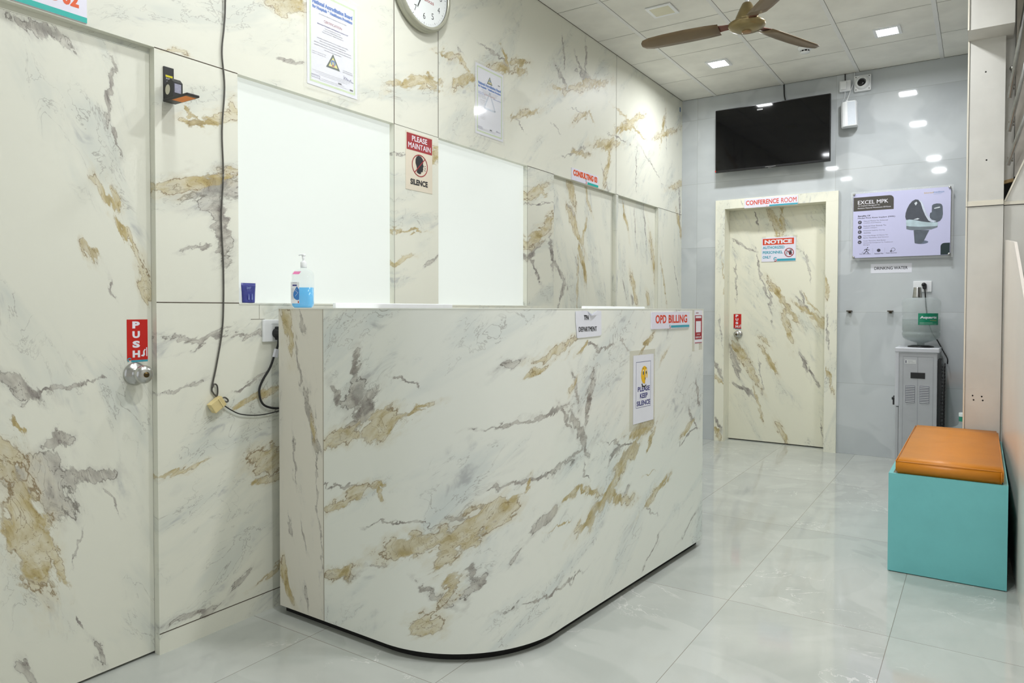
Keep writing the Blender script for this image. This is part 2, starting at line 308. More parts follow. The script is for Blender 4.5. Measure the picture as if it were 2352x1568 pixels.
CDOOR_S=[(.547,1.810,.159,.012,-.55),(.685,1.623,.139,.007,-1.33),(.482,1.487,.159,.007,-1.53),(.468,.743,.158,.030,-1.32),(.546,.471,.143,.018,-.52),(.603,.454,.069,.018,-.71),(1.076,1.258,.082,.018,-.81),(1.081,.738,.094,.018,-1.24),(1.167,.627,.103,.014,-.99),(.749,1.403,.251,.008,-1.33),(.782,1.382,.134,.006,-1.47),(1.075,1.320,.070,.010,-1.26),(.917,1.264,.210,.006,-.98),(.662,2.054,.081,.008,-1.42),(1.113,1.590,.111,.005,-1.34),(.714,.602,.156,.006,-1.49),(1.240,.160,.118,.008,-1.48)]
CFRAME_G=[(1.290,1.391,.108,.016,-1.47),(1.327,.620,.121,.012,-1.23),(.371,.576,.065,.012,-.75),(.412,1.503,.179,.006,-1.51),(.369,.073,.073,.020,-1.11)]
CFRAME_S=[(1.306,1.019,.147,.010,-1.48),(.374,.657,.100,.014,-1.13),(.368,.150,.076,.016,-1.14),(.567,2.191,.026,.004,-1.12),(.392,1.021,.136,.006,-1.43)]
# ------------------------------------------------------------------ common materials
M_white = pmat('white_plastic', (236, 238, 240), 0.35, var=0.01)
M_paper = pmat('printed_paper', (228, 229, 238), 0.6, var=0.01)
M_board = pmat('sign_board_white', (228, 226, 240), 0.3, var=0.01)
M_black = pmat('black_plastic', (24, 24, 26), 0.4)
M_ink = pmat('black_print', (38, 38, 42), 0.6, var=0)
M_greyink = pmat('grey_print', (112, 112, 128), 0.6, var=0)
M_redink = pmat('orange_red_print', (214, 62, 22), 0.5, var=0)
M_orange = pmat('orange_letters', (226, 86, 12), 0.4, var=0)
M_teal = pmat('teal_print', (58, 160, 180), 0.5, var=0)
M_turq = pmat('turquoise_strip', (24, 178, 168), 0.4, var=0)
M_maroon = pmat('maroon_print', (158, 38, 44), 0.5, var=0)
M_navy = pmat('navy_print', (52, 52, 122), 0.6, var=0)
M_blueink = pmat('blue_print', (24, 104, 190), 0.6, var=0)
M_red = pmat('red_sticker', (196, 22, 8), 0.45, var=0.03)
M_wt = pmat('white_print', (232, 230, 238), 0.5, var=0)
M_steel = pmat('brushed_steel', (172, 172, 170), 0.28, 1.0, var=0.08, scale=40)
M_chrome = pmat('satin_chrome', (190, 190, 188), 0.22, 1.0, var=0.05)
M_dark = pmat('dark_recess', (22, 20, 18), 0.7)
M_seam = pmat('seam_line', (74, 62, 50), 0.8, var=0)
M_cream = pmat('cream_board', (210, 208, 202), 0.5, var=0.04, scale=5)
M_creamline = pmat('cream_edge', (226, 220, 205), 0.5, var=0.02)
M_clear = pmat('clear_acrylic', (250, 252, 250), 0.04, alpha=0.13, var=0, spec=0.6)
M_sleeve = pmat('clear_plastic_sleeve', (250, 250, 248), 0.08, alpha=0.10, var=0, spec=0.7)
M_tape = pmat('clear_tape', (214, 208, 186), 0.25, alpha=0.35, var=0)
def glass(name, emit, strength, col=(232, 238, 232)):
    return pmat(name, col, 0.25, var=0, emit=(emit, strength), spec=0.4)
M_frost = glass('frosted_lit_glass', (240, 246, 240), FROST, (158, 163, 158))

LIGHT_SPOTS = [(0.61, 5.70, 1), (1.815, 5.70, 1), (0.61, 4.49, 0), (1.815, 4.44, 1), (0.64, 2.38, 0.6), (1.86, 2.36, 1.2), (0.68, 1.40, 0.36), (1.88, 1.42, 1.4), (3.0, 3.4, 0.2)]  # last entry is an added, unseen fill light over the stair

# ------------------------------------------------------------------ walls in marble laminate
def grid_wall(name, frame_pt, u0, u1, v0, v1, holes, depth, gold, grey, cellsize=0.8, ucuts=(), vcuts=(), extra=None, zones=(), **k):
    """Panelled wall: a front skin cut round its openings, the reveals of the openings, and a back."""
    us = sorted(set([u0, u1] + list(ucuts) + [h[i] for h in holes for i in (0, 1)] + [u0 + (u1 - u0) * i / max(1, round((u1 - u0) / cellsize)) for i in range(1, max(1, round((u1 - u0) / cellsize)))]))
    vs = sorted(set([v0, v1] + list(vcuts) + [h[i] for h in holes for i in (2, 3)]))
    us = [a for i, a in enumerate(us) if i == 0 or a - us[i - 1] > 1e-4]; vs = [a for i, a in enumerate(vs) if i == 0 or a - vs[i - 1] > 1e-4]
    bm = nb(); mats = []; L = bm.loops.layers.uv.new('UVMap')
    def add(pts, uvs, mi):
        f = bm.faces.new([bm.verts.new(p) for p in pts]); f.material_index = mi
        for lp, q in zip(f.loops, uvs): lp[L].uv = q
    def hole(a, b): return any(h[0] < a < h[1] and h[2] < b < h[3] for h in holes)
    for a, b in zip(us, us[1:]):
        for c, d in zip(vs, vs[1:]):
            mu, mv = (a + b) / 2, (c + d) / 2
            if hole(mu, mv): continue
            ang = k.get('ang', 0.6)
            kk = dict(k)
            for z in zones:
                if z[0] < mu < z[1] and z[2] < mv < z[3]: kk['ang'] = z[4]
            mt = marble_cell(name + '_marble', gold, grey, a, b, c, d, **kk)
            if mt not in mats: mats.append(mt)
            mi = mats.index(mt)
            q = [(a, c), (b, c), (b, d), (a, d)]
            add([frame_pt(x, y, 0) for x, y in q], q, mi)
            add([frame_pt(x, y, -depth) for x, y in q[::-1]], q[::-1], mi)
            for (p1, p2, nu, nv) in (((a, c), (b, c), mu, c - 1e-3), ((b, c), (b, d), b + 1e-3, mv), ((b, d), (a, d), mu, d + 1e-3), ((a, d), (a, c), a - 1e-3, mv)):
                if hole(nu, nv) or not (u0 < nu < u1 and v0 < nv < v1):
                    o = (0.03, 0.0) if abs(p1[0] - p2[0]) < 1e-6 else (0.0, 0.03)
                    add([frame_pt(p1[0], p1[1], 0), frame_pt(p1[0], p1[1], -depth), frame_pt(p2[0], p2[1], -depth), frame_pt(p2[0], p2[1], 0)],
                        [p1, (p1[0] + o[0], p1[1] + o[1]), (p2[0] + o[0], p2[1] + o[1]), p2], mi)
    if extra:
        mats.append(M_seam); si = len(mats) - 1
        for (a, b, c, d) in extra:
            add([frame_pt(a, c, 0.0006), frame_pt(b, c, 0.0006), frame_pt(b, d, 0.0006), frame_pt(a, d, 0.0006)], [(0, 0)] * 4, si)
    return struct(obj(name, bm, mats, shade='keep'))
lw = lambda u, v, n: Vector((n, u, v))
SEAM = 2.122
holes_l = [(0.28, 1.374, 0.0, SEAM), (1.703, 2.575, 1.242, SEAM), (2.912, 3.79, 1.242, SEAM), (4.122, 5.09, 0.0, SEAM), (5.132, 5.96, 0.0, SEAM)]
sw = 0.0016
seams_l = [(1.374, 1.703, SEAM - sw, SEAM + sw), (3.79, 4.122, SEAM - sw, SEAM + sw), (5.09, 5.132, SEAM - sw, SEAM + sw), (5.96, 6.552, SEAM - sw, SEAM + sw),
           (2.575, 2.912, SEAM - 0.0008, SEAM + 0.0008), (1.374, 1.703, 1.2415 - sw, 1.2415 + sw), (1.374, 4.122, 0.0745 - sw, 0.0745 + sw),
           (2.573, 2.5775, SEAM, 3.2), (2.574, 2.576, 1.242, SEAM), (2.909, 2.9125, SEAM, 3.2), (5.089, 5.092, SEAM, 3.2), (5.1, 5.1015, 0, SEAM), (1.6405, 1.6415, 2.3, 3.2),
           (1.795, 1.796, 1.18, 1.242), (1.755, 1.82, 1.1775, 1.179), (3.79, 3.792, 1.242, SEAM), (5.96, 5.962, 0, SEAM)]
grid_wall('wall_left', lw, -2.0, 6.552, 0.0, 3.2, holes_l, 0.03, WALL_G, WALL_S, ucuts=(2.575, 2.912, 5.09), vcuts=(0.6, 1.242, 2.122, 2.65), extra=seams_l, ang=0.35,
          zones=((-2, 4.1, 0, 1.24, 0.5), (5.1, 6.6, 0, 2.12, 1.5), (2.9, 6.6, 2.12, 3.2, 0.7)))
bm = nb(); box(bm, -0.12, -0.075, -2.0, 6.7, 0, 3.2); struct(obj('wall_left', bm, M_cream), 'plain backing partition behind the marble laminate')
# window panes (lit frosted glass) in the left wall
for i, (a, b) in enumerate(((1.703, 2.575), (2.912, 3.79))):
    bm = nb(); box(bm, -0.045, -0.031, a - 0.02, b + 0.02, 1.225, SEAM + 0.02)
    o = struct(obj('window_%d' % (i + 1), bm, M_frost), ('wide' if i == 0 else 'second') + ' frosted glass window glowing white')
    bm = nb(); box(bm, -0.0455, 0.0015, a, b, 1.236, 1.2425)
    obj('window_sill', bm, marble_cell('sill_marble', [], [], 0, 1, 0, 1), o, uv=uvbox)
# doors in the left wall
def leaf(name, label, y0, y1, z1, gold, grey, ang, x=-0.03):
    bm = nb(); box(bm, x - 0.036, x, y0, y1, 0.009, z1)
    o = struct(obj(name, bm, marble(name + '_marble', gold, grey, ang=ang), uv=uvx), label)
    return o
bm = nb(); box(bm, -0.0305, -0.0285, 0.28, 1.374, 2.104, SEAM)
d1 = leaf('door_1', 'marble laminate door with a round steel knob and red push sticker', 0.30, 1.3735, 2.104, DOOR1_G, DOOR1_S, -1.15)
obj('door_stop', bm, marble_cell('door_stop_marble', [], [], 0, 1, 0, 1), d1, uv=uvx)
leaf('door_2', 'consulting room marble laminate door', 4.1225, 5.0895, 2.1215, DOOR2_G, DOOR2_S, -1.35)
leaf('door_3', 'narrow marble laminate door next to the corner', 5.1325, 5.9595, 2.1215, DOOR3_G, DOOR3_S, -1.4)
bm = nb(); box(bm, -0.0745, -0.067, -0.9, 6.2, 0, 2.13); struct(obj('gap_shade_sheet', bm, M_dark), 'near-black sheet standing in for shade behind the door leaves')  # near-black colour puts the shade into the gaps round the leaves
def knob(parent, frame, u, v, n0, s=1.0, key=True):
    c = frame(u, v, n0); N = frame.n
    bm = nb(); lathe(bm, c, N, [(0.039 * s, 0), (0.039 * s, 0.004), (0.034 * s, 0.010), (0.020 * s, 0.014), (0.014 * s, 0.018), (0.013 * s, 0.032), (0.017 * s, 0.038), (0.027 * s, 0.044), (0.031 * s, 0.053), (0.0305 * s, 0.062), (0.025 * s, 0.070), (0.012 * s, 0.0735), (0, 0.074)], 40)
    k = obj('door_knob', bm, M_chrome, parent, 'round brushed steel knob with a key cylinder')
    bm = nb(); lathe(bm, c + N * 0.0738, N, [(0.0095 * s, 0), (0.0095 * s, 0.0015), (0, 0.0015)], 20); obj('key_cylinder', bm, pmat('aged_brass', (92, 76, 44), 0.35, 0.8), k)
    bm = nb(); q = c + N * 0.0755; box(bm, q.x - (0 if abs(N.x) > .5 else 0.006 * s), q.x + (0.0004 if abs(N.x) > .5 else 0.006 * s), q.y - (0.006 * s if abs(N.x) > .5 else 0), q.y + (0.006 * s if abs(N.x) > .5 else 0.0004), q.z - 0.001, q.z + 0.001)
    obj('keyhole', bm, M_dark, k)
knob(d1, LW, 1.312, 0.996, -0.03)
# ------------------------------------------------------------------ back wall, tiled grey
def tile_mat(name, base, dark, light, tw, th, ox, oy, gw, gcol, rough, cloud=1.3, gstr=0.5, spec=0.5, veins=True, plane='xz', vein_col=(228, 228, 226), wob=0.0):
    a = NT(name); tc = a.n('ShaderNodeTexCoord').outputs['Object']
    sx = a.n('ShaderNodeSeparateXYZ'); a.l(tc, sx.inputs[0])
    X = sx.outputs[0]; Y = sx.outputs[2] if plane == 'xz' else sx.outputs[1]
    def g(c, o, t):
        f = a.math('FRACT', a.math('DIVIDE', a.math('SUBTRACT', c, o), t))
        f = a.math('MINIMUM', f, a.math('SUBTRACT', 1.0, f)); return a.math('MULTIPLY', f, t)
    d = a.math('MINIMUM', g(X, ox, tw), g(Y, oy, th)); groove = a.ramp(d, gw * 0.5, gw * 1.1, 1.0, 0.0)
    ci = a.n('ShaderNodeCombineXYZ'); a.l(a.math('FLOOR', a.math('DIVIDE', a.math('SUBTRACT', X, ox), tw)), ci.inputs[0]); a.l(a.math('FLOOR', a.math('DIVIDE', a.math('SUBTRACT', Y, oy), th)), ci.inputs[1])
    off = a.vm('SCALE', ci.outputs[0], sc=3.71)
    v = a.vm('ADD', tc, off)
    c1 = a.noise(v, cloud, 4, 0.55, 1.2); col = a.mix(a.ramp(c1, 0.34, 0.66), lin(dark), lin(base))
    c2 = a.noise(v, cloud * 0.8, 2, 0.5, 2.2); col = a.mix(a.math('MULTIPLY', a.ramp(c2, 0.56, 0.60), 0.5), col, lin(light))
    if veins:
        vn = a.noise(v, 1.9, 6, 0.6, 1.4); ln = a.ramp(a.math('ABSOLUTE', a.math('SUBTRACT', vn, 0.5)), 0.0, 0.006, 1.0, 0.0)
        col = a.mix(a.math('MULTIPLY', a.math('MULTIPLY', ln, a.ramp(a.noise(v, 1.4, 2), 0.5, 0.62)), 0.75), col, lin(vein_col))
    col = a.mix(a.math('MULTIPLY', groove, gstr), col, lin(gcol))
    a.l(col, a.p.inputs['Base Color']); a.p.inputs['Roughness'].default_value = rough; a.p.inputs['Specular IOR Level'].default_value = spec
    if wob:
        bp = a.n('ShaderNodeBump'); bp.inputs['Strength'].default_value = wob; bp.inputs['Distance'].default_value = 0.002
        a.l(a.noise(v, 2.5, 2), bp.inputs['Height']); a.l(bp.outputs[0], a.p.inputs['Normal'])
    return a.m
M_btile = tile_mat('grey_glazed_wall_tile', (196, 201, 203), (183, 188, 191), (208, 212, 214), 1.2, 0.6, 0.15, 0.0, 0.0016, (150, 152, 148), 0.045, cloud=1.1, gstr=0.6, veins=False, wob=0.012)
bm = nb()
for a in ((-0.08, 0.36, 0, 3.2), (0.36, 1.35, 2.2, 3.2), (1.35, 3.4, 0, 3.2)): box(bm, a[0], a[1], 6.552, 6.70, a[2], a[3])
struct(obj('wall_back', bm, M_btile), 'grey glazed tiled wall at the far end')
# conference door and its frame
bm = nb(); box(bm, 0.30, 1.42, 6.742, 6.76, -0.04, 2.3); struct(obj('light_block_sheet', bm, M_dark), 'added dark sheet blocking light behind the conference door')  # added unseen sheet, keeps stray light out of the gap under the door
fm = marble('frame_marble', CFRAME_G, CFRAME_S, ang=1.4, base=(236, 234, 217))
bm = nb(); box(bm, 0.333, 0.419, 6.53, 6.74, 0, 2.142); box(bm, 1.281, 1.378, 6.53, 6.74, 0, 2.142); box(bm, 0.333, 1.378, 6.53, 6.74, 2.1425, 2.226)
t2 = struct(obj('trim_2', bm, fm, uv=uvbox), 'cream marble laminate frame round the conference door')
bm = nb(); box(bm, 0.4195, 1.2805, 6.69, 6.73, 0.009, 2.142)
d4 = struct(obj('door_4', bm, marble('conference_door_marble', CDOOR_G, CDOOR_S, ang=-1.0, base=(232, 230, 212)), uv=uvy), 'conference room door in marble laminate with notice sign')
DF = Fr((0, 6.69, 0), (1, 0, 0), (0, 0, 1))
knob(d4, DF, 0.508, 0.99, 0.0, 0.95)
# ------------------------------------------------------------------ floor and ceiling
M_floor = tile_mat('polished_floor_tile', (187, 190, 185), (176, 180, 175), (193, 196, 191), 0.6, 1.2, 0.925, 1.762, 0.0013, (120, 110, 96), 0.07, cloud=1.6, gstr=0.85, plane='xy', vein_col=(226, 226, 222), wob=0.02)
bm = nb(); box(bm, -0.1, 4.4, -2.0, 6.8, -0.05, 0.0); struct(obj('floor', bm, M_floor), 'polished pale grey floor tiles')
M_ceil = pmat('ceiling_board', (236, 235, 228), 0.85, var=0.05, scale=4, bump=0.2)
M_tbar = pmat('ceiling_bar', (232, 232, 230), 0.5, var=0.02)
M_csm = pmat('ceiling_joint', (92, 88, 78), 0.9, var=0)
bm = nb(); box(bm, -0.08, 4.4, -2.0, 6.7, 3.2, 3.24)
for i in range(-1, 6):
    x = 0.915 + 0.6 * i
    if 0.05 < x < 3.4:
        box(bm, x - 0.0135, x + 0.0135, -2.0, 6.552, 3.1975, 3.1999, 1); quad(bm, [(x + 0.0135, -2, 3.1995), (x + 0.0155, -2, 3.1995), (x + 0.0155, 6.552, 3.1995), (x + 0.0135, 6.552, 3.1995)], 2)
for j in range(-1, 13):
    y = 6.552 - 0.592 - 0.6 * j
    if y > 6.5: continue
    x = 0.0
    quad(bm, [(0, y - 0.0016, 3.1993), (3.4, y - 0.0016, 3.1993), (3.4, y + 0.0016, 3.1993), (0, y + 0.0016, 3.1993)], 2)
quad(bm, [(0, 6.546, 3.1992), (3.4, 6.546, 3.1992), (3.4, 6.552, 3.1992), (0, 6.552, 3.1992)], 2)
quad(bm, [(0, -2, 3.1992), (0.005, -2, 3.1992), (0.005, 6.552, 3.1992), (0, 6.552, 3.1992)], 2)
struct(obj('ceiling', bm, [M_ceil, M_tbar, M_csm], shade='keep'), 'suspended ceiling of square off-white boards')
# ------------------------------------------------------------------ right side: column, beam, stair boards
bm = nb(); box(bm, 2.312, 2.495, 4.97, 5.20, 0, 2.79); box(bm, 2.312, 2.53, 4.77, 5.20, 2.79, 3.2)
for z in (1.826,): box(bm, 2.316, 2.495, 4.9660, 4.9705, z, z + 0.030, 1); box(bm, 2.312, 2.495, 4.9655, 4.9710, z - 0.003, z, 2)
box(bm, 2.312, 2.320, 4.9655, 4.9705, 0, 2.79, 1); box(bm, 2.320, 2.3212, 4.9660, 4.9702, 0, 2.79, 2)
box(bm, 2.312, 2.320, 4.7655, 4.7705, 2.79, 3.2, 1); box(bm, 2.320, 2.3212, 4.766, 4.7702, 2.79, 3.2, 2)
for (x, z) in ((2.36, 0.715), (2.365, 0.69), (2.405, 0.712), (2.41, 0.69), (2.41, 2.09), (2.40, 2.60)): lathe(bm, (x, 4.9699, z), (0, -1, 0), [(0.0045, 0), (0.0045, 0.0006), (0, 0.0006)], 10, 2)
struct(obj('wall_right', bm, [M_cream, M_creamline, M_dark], shade=None), 'cream boarded column with an overhanging beam end')
bm = nb()
pr = [(2.505, 4.955, 1.62), (2.527, 4.30, 1.555), (2.542, 3.56, 1.25), (2.55, 2.2, 0.70), (2.55, -2.0, 0.70)]
t = 0.012
lo = [bm.verts.new((x, y, 0)) for x, y, z in pr]; hi = [bm.verts.new((x, y, z)) for x, y, z in pr]
lo2 = [bm.verts.new((x + t, y, 0)) for x, y, z in pr]; hi2 = [bm.verts.new((x + t, y, z)) for x, y, z in pr]
for i in range(len(pr) - 1):
    for q in ((lo[i], lo[i + 1], hi[i + 1], hi[i]), (lo2[i + 1], lo2[i], hi2[i], hi2[i + 1]), (hi[i], hi[i + 1], hi2[i + 1], hi2[i]), (lo[i + 1], lo[i], lo2[i], lo2[i + 1])): bm.faces.new(q)
bm.faces.new((lo[0], hi[0], hi2[0], lo2[0])); bm.faces.new((lo[-1], lo2[-1], hi2[-1], hi[-1]))
struct(obj('wall_stair', bm, pmat('cream_laminate', (226, 218, 210), 0.3, var=0.02, scale=3)), 'low cream board along the stair, sloping towards the front')
bm = nb()
box(bm, 2.497, 3.3, 5.0, 5.03, 0, 1.822); box(bm, 2.497, 3.3, 4.995, 5.03, 1.826, 1.845, 1); box(bm, 2.497, 3.3, 4.999, 5.028, 1.822, 1.826, 2)
def pan(pts, y0, y1, mi=0):
    A = [bm.verts.new((x, y0, z)) for x, z in pts]; B = [bm.verts.new((x, y1, z)) for x, z in pts]
    bm.faces.new(A).material_index = mi; bm.faces.new(B[::-1]).material_index = mi
    for i in range(len(pts)): bm.faces.new([A[i], B[i], B[(i + 1) % len(pts)], A[(i + 1) % len(pts)]]).material_index = mi
pan([(2.505, 1.846), (3.3, 1.846), (3.3, 3.19), (3.03, 3.19)], 5.0, 5.02)
pan([(2.4965, 1.846), (2.505, 1.846), (3.03, 3.19), (3.021, 3.19)], 4.992, 5.02, 1)
pan([(2.497, 1.975), (2.543, 1.985), (2.543, 3.18), (2.497, 3.18)], 5.05, 5.08)
pan([(2.497, 1.955), (2.543, 1.965), (2.543, 1.984), (2.497, 1.974)], 5.045, 5.08, 3)
box(bm, 2.49, 3.3, 5.4, 5.43, 0, 3.19, 2)
struct(obj('trim_3', bm, [M_cream, M_creamline, M_dark, pmat('plywood_edge', (176, 148, 104), 0.7)]), 'cream stair side boards with a dark triangular opening')
bm = nb(); box(bm, 3.35, 3.4, RW, 6.552, 0, 3.2); struct(obj('wall_far_right', bm, M_cream), 'cream wall beyond the stair')
# steel stair cladding and handrails
bm = nb(); box(bm, 2.545, 2.60, 5.035, 5.045, 1.99, 3.19); box(bm, 2.602, 2.68, 5.035, 5.045, 1.99, 3.19)
tag(obj('metal_sheet', bm, pmat('dull_steel_sheet', (170, 164, 156), 0.3, 0.85, var=0.15, scale=6)), 'dull steel sheet standing behind the stair handrails', 'panel')
rl = thing('stair_railing', 'three parallel steel tubes climbing beside the cream column', 'railing', (2.52, 4.93, 2.0))
for k, (x0, z0, x1, z1) in enumerate(((2.514, 2.421, 2.573, 2.867), (2.514, 2.231, 2.578, 2.565), (2.511, 2.041, 2.581, 2.287))):
    d = Vector((x1 - x0, 0, z1 - z0)); p0 = Vector((x0, 4.93, z0)); p1 = p0 + d * 1.9 + Vector((0, -0.1, 0))
    bm = nb(); tube(bm, [p0, p1], 0.0105, 14, curve=False); rr = obj('rail_tube', bm, M_steel, rl)
    q = p0 + d * 0.16 if k else p0 + d * 0.16
    bm = nb(); tube(bm, [q, q + Vector((0.012, 0.075, -0.004))], 0.004, 8, curve=False); lathe(bm, q, d.normalized(), [(0.0107, -0.004), (0.0135, -0.004), (0.0135, 0.004), (0.0107, 0.004)], 16)
    obj('rail_bracket', bm, pmat('aged_steel', (128, 118, 104), 0.4, 0.8), rr)
bm = nb(); lathe(bm, (2.527, 4.985, 2.60), (0, -1, 0), [(0.014, 0), (0.014, 0.008), (0.008, 0.014), (0.008, 0.03), (0, 0.03)], 16); tube(bm, [(2.527, 4.985, 2.60), (2.527, 5.05, 2.60)], 0.006, 8, curve=False)
obj('rail_fixing', bm, M_chrome, rl)
# ------------------------------------------------------------------ reception counter
def cpath(off=0.0, n=28):
    """outline of the counter front, shifted inwards by off; returns (x, y, arclength)"""
    P = [(0.066, 1.836 + off), (0.26, 1.8335 + off), (0.65, 1.828 + off)]
    for k in range(1, n + 1):
        t = PI / 2 * k / n; P.append((0.65 + (0.457 - off) * math.sin(t), 2.285 - (0.457 - off) * math.cos(t)))
    P.append((1.204 - off, 3.583)); return P
CP = cpath(); CL = [0.0]
for a, b in zip(CP, CP[1:]): CL.append(CL[-1] + math.hypot(b[0] - a[0], b[1] - a[1]))
CZ0, CZ1 = 0.033, 1.222
ct = thing('reception_counter', 'long white marble reception counter with a rounded front corner', 'counter', (0.6, 2.6, 0.0))
US = 0.26
def cpt(u):
    for i in range(len(CL) - 1):
        if u <= CL[i + 1] + 1e-9:
            s = (u - CL[i]) / (CL[i + 1] - CL[i]); return (CP[i][0] + s * (CP[i + 1][0] - CP[i][0]), CP[i][1] + s * (CP[i + 1][1] - CP[i][1]))
    return CP[-1]
def counter_skin(name, u0, u1, gold, grey, label, **k):
    us = sorted(set([u0, u1] + [c for c in CL if u0 < c < u1] + [u0 + (u1 - u0) * i / 4 for i in range(1, 4)]))
    us = [a for i, a in enumerate(us) if i == 0 or a - us[i - 1] > 1e-4]
    cells = [u0 + (u1 - u0) * i / 4 for i in range(5)] if u1 - u0 > 1 else [u0, u1]
    vs = [CZ0, 0.62, CZ1 - 0.0032]; bm = nb(); L = bm.loops.layers.uv.new('UVMap'); mats = []
    for a, b in zip(us, us[1:]):
        ce = [(c, d) for c, d in zip(cells, cells[1:]) if c <= (a + b) / 2 <= d][0]
        for c, d in zip(vs, vs[1:]):
            mt = marble_cell(name, gold, grey, ce[0], ce[1], c, d, **k)
            if mt not in mats: mats.append(mt)
            A, B = cpt(a), cpt(b)
            f = bm.faces.new([bm.verts.new((A[0], A[1], c)), bm.verts.new((B[0], B[1], c)), bm.verts.new((B[0], B[1], d)), bm.verts.new((A[0], A[1], d))])
            f.material_index = mats.index(mt); f.smooth = True
            for lp, q in zip(f.loops, ((a, c), (b, c), (b, d), (a, d))): lp[L].uv = q
    bmesh.ops.remove_doubles(bm, verts=bm.verts[:], dist=1e-5)
    return obj(name, bm, mats, ct, shade='keep', label=label)
counter_skin('side_panel', 0.0, US, PANEL_G, PANEL_S, 'narrow left panel with vertical veins', ang=-1.3, base=(224, 220, 208), streak=1.3)
counter_skin('front_panel', US, CL[-1], FRONT_G, FRONT_S, 'curved front panel with gold and grey diagonal veins', ang=0.62, base=(233, 235, 227), rough=0.3)
bm = nb(); q = cpt(US); box(bm, q[0] - 0.0012, q[0] + 0.0012, q[1] - 0.0008, q[1] + 0.002, CZ0, CZ1 - 0.004); obj('panel_joint', bm, pmat('pale_joint', (150, 142, 126), 0.7, var=0), ct)
# carcass inside the skin, top ledge, desk, black plinth
def prism(bm, pts, z0, z1, mi=0):
    A = [bm.verts.new((x, y, z0)) for x, y in pts]; B = [bm.verts.new((x, y, z1)) for x, y in pts]
    bm.faces.new(A[::-1]).material_index = mi; bm.faces.new(B).material_index = mi
    for i in range(len(pts)): bm.faces.new([A[i], A[(i + 1) % len(pts)], B[(i + 1) % len(pts)], B[i]]).material_index = mi
outer = cpath(0.0015); inner = cpath(0.05); ledge = cpath(0.30)
mcell = marble('counter_side_marble', [], [], ang=0.8)
bm = nb(); prism(bm, outer + inner[::-1], CZ0 + 0.001, CZ1 - 0.0035); obj('carcass', bm, mcell, ct, uv=uvbox)
bm = nb(); prism(bm, cpath(-0.0012) + ledge[::-1], CZ1 - 0.003, CZ1 + 0.0005); obj('counter_top', bm, pmat('counter_top_laminate', (232, 234, 226), 0.3, var=0.01), ct, uv=uvbox)
bm = nb(); prism(bm, cpath(0.052) + [(0.26, 3.583), (0.26, 1.90)], 0.73, 0.755); obj('inner_desk', bm, pmat('desk_laminate', (206, 200, 186), 0.4), ct)
bm = nb(); prism(bm, cpath(0.030) + cpath(0.12)[::-1], 0.0, CZ0 + 0.001); obj('plinth', bm, pmat('black_plinth', (14, 13, 12), 0.7), ct)
N1 = Vector((1.204 - 1.107, 3.583 - 2.285, 0)).normalized()
CF = Fr((1.107, 2.285, 0), N1, (0, 0, 1))
E2 = 0.0006
def sign(name, label, cat, fr, u0, v0, u1, v1, t, board, parts, group=None, n0=0.0005, tilt=0.0):
    c = fr((u0 + u1) / 2, v0, n0); rt = thing(name, label, cat, c, group)
    bm = nb(); fr.rect(bm, u0, v0, u1, v1, n0, t)
    obj('board' if t > 0.0008 else 'sheet', bm, board, rt)
    n = n0 + t
    for i, (pn, mt, fn) in enumerate(parts):
        bm = nb(); fn(bm, n + 0.0004 + 0.00025 * i); obj(pn, bm, mt, rt, shade='keep')
    return rt
def T(fr, *items):
    def fn(bm, n):
        for it in items: fr.text(bm, it[0], it[1], it[2], it[3], it[4], n, it[5] if len(it) > 5 else 0.02)
    return fn
def RC(fr, *items):
    def fn(bm, n):
        for it in items: fr.rect(bm, it[0], it[1], it[2], it[3], n)
    return fn
def emblem(fr, u, v, r):
    def a(bm, n):
        fr.ring(bm, u, v + r * 0.42, r * 0.32, r * 0.62, n, 20, 270, 16)
    def b(bm, n): fr.ring(bm, u, v - r * 0.42, r * 0.32, r * 0.62, n, -160, 90, 16)
    return a, b
M_skyprint = pmat('pale_watermark', (196, 206, 222), 0.6, var=0)
M_green = pmat('light_green_print', (204, 220, 182), 0.6, var=0)
M_dgreen = pmat('dark_green_print', (34, 60, 42), 0.6, var=0)
M_yel = pmat('yellow_print', (222, 216, 120), 0.6, var=0)
M_beige = pmat('beige_print', (222, 212, 194), 0.4, var=0)
def frame_rect(fr, bm, u0, v0, u1, v1, w, n):
    for a in ((u0, v0, u1, v0 + w), (u0, v1 - w, u1, v1), (u0, v0 + w, u0 + w, v1 - w), (u1 - w, v0 + w, u1, v1 - w)): fr.rect(bm, *a, n)
# OPD BILLING board
ea, eb = emblem(CF, 0.896, 1.139, 0.009)
sign('department_sign', 'white OPD BILLING board taped on the counter front', 'sign', CF, 0.71, 1.130, 1.118, 1.207, 0.004, M_board,
     [('lettering', M_redink, T(CF, ('OPD', 0.747, 1.155, 0.112, 0.039, 0.03), ('BILLING', 0.882, 1.155, 0.208, 0.039, 0.03))),
      ('stripe', M_teal, RC(CF, (0.908, 1.1335, 1.115, 1.1445))), ('emblem', M_teal, ea), ('emblem', M_redink, eb)])
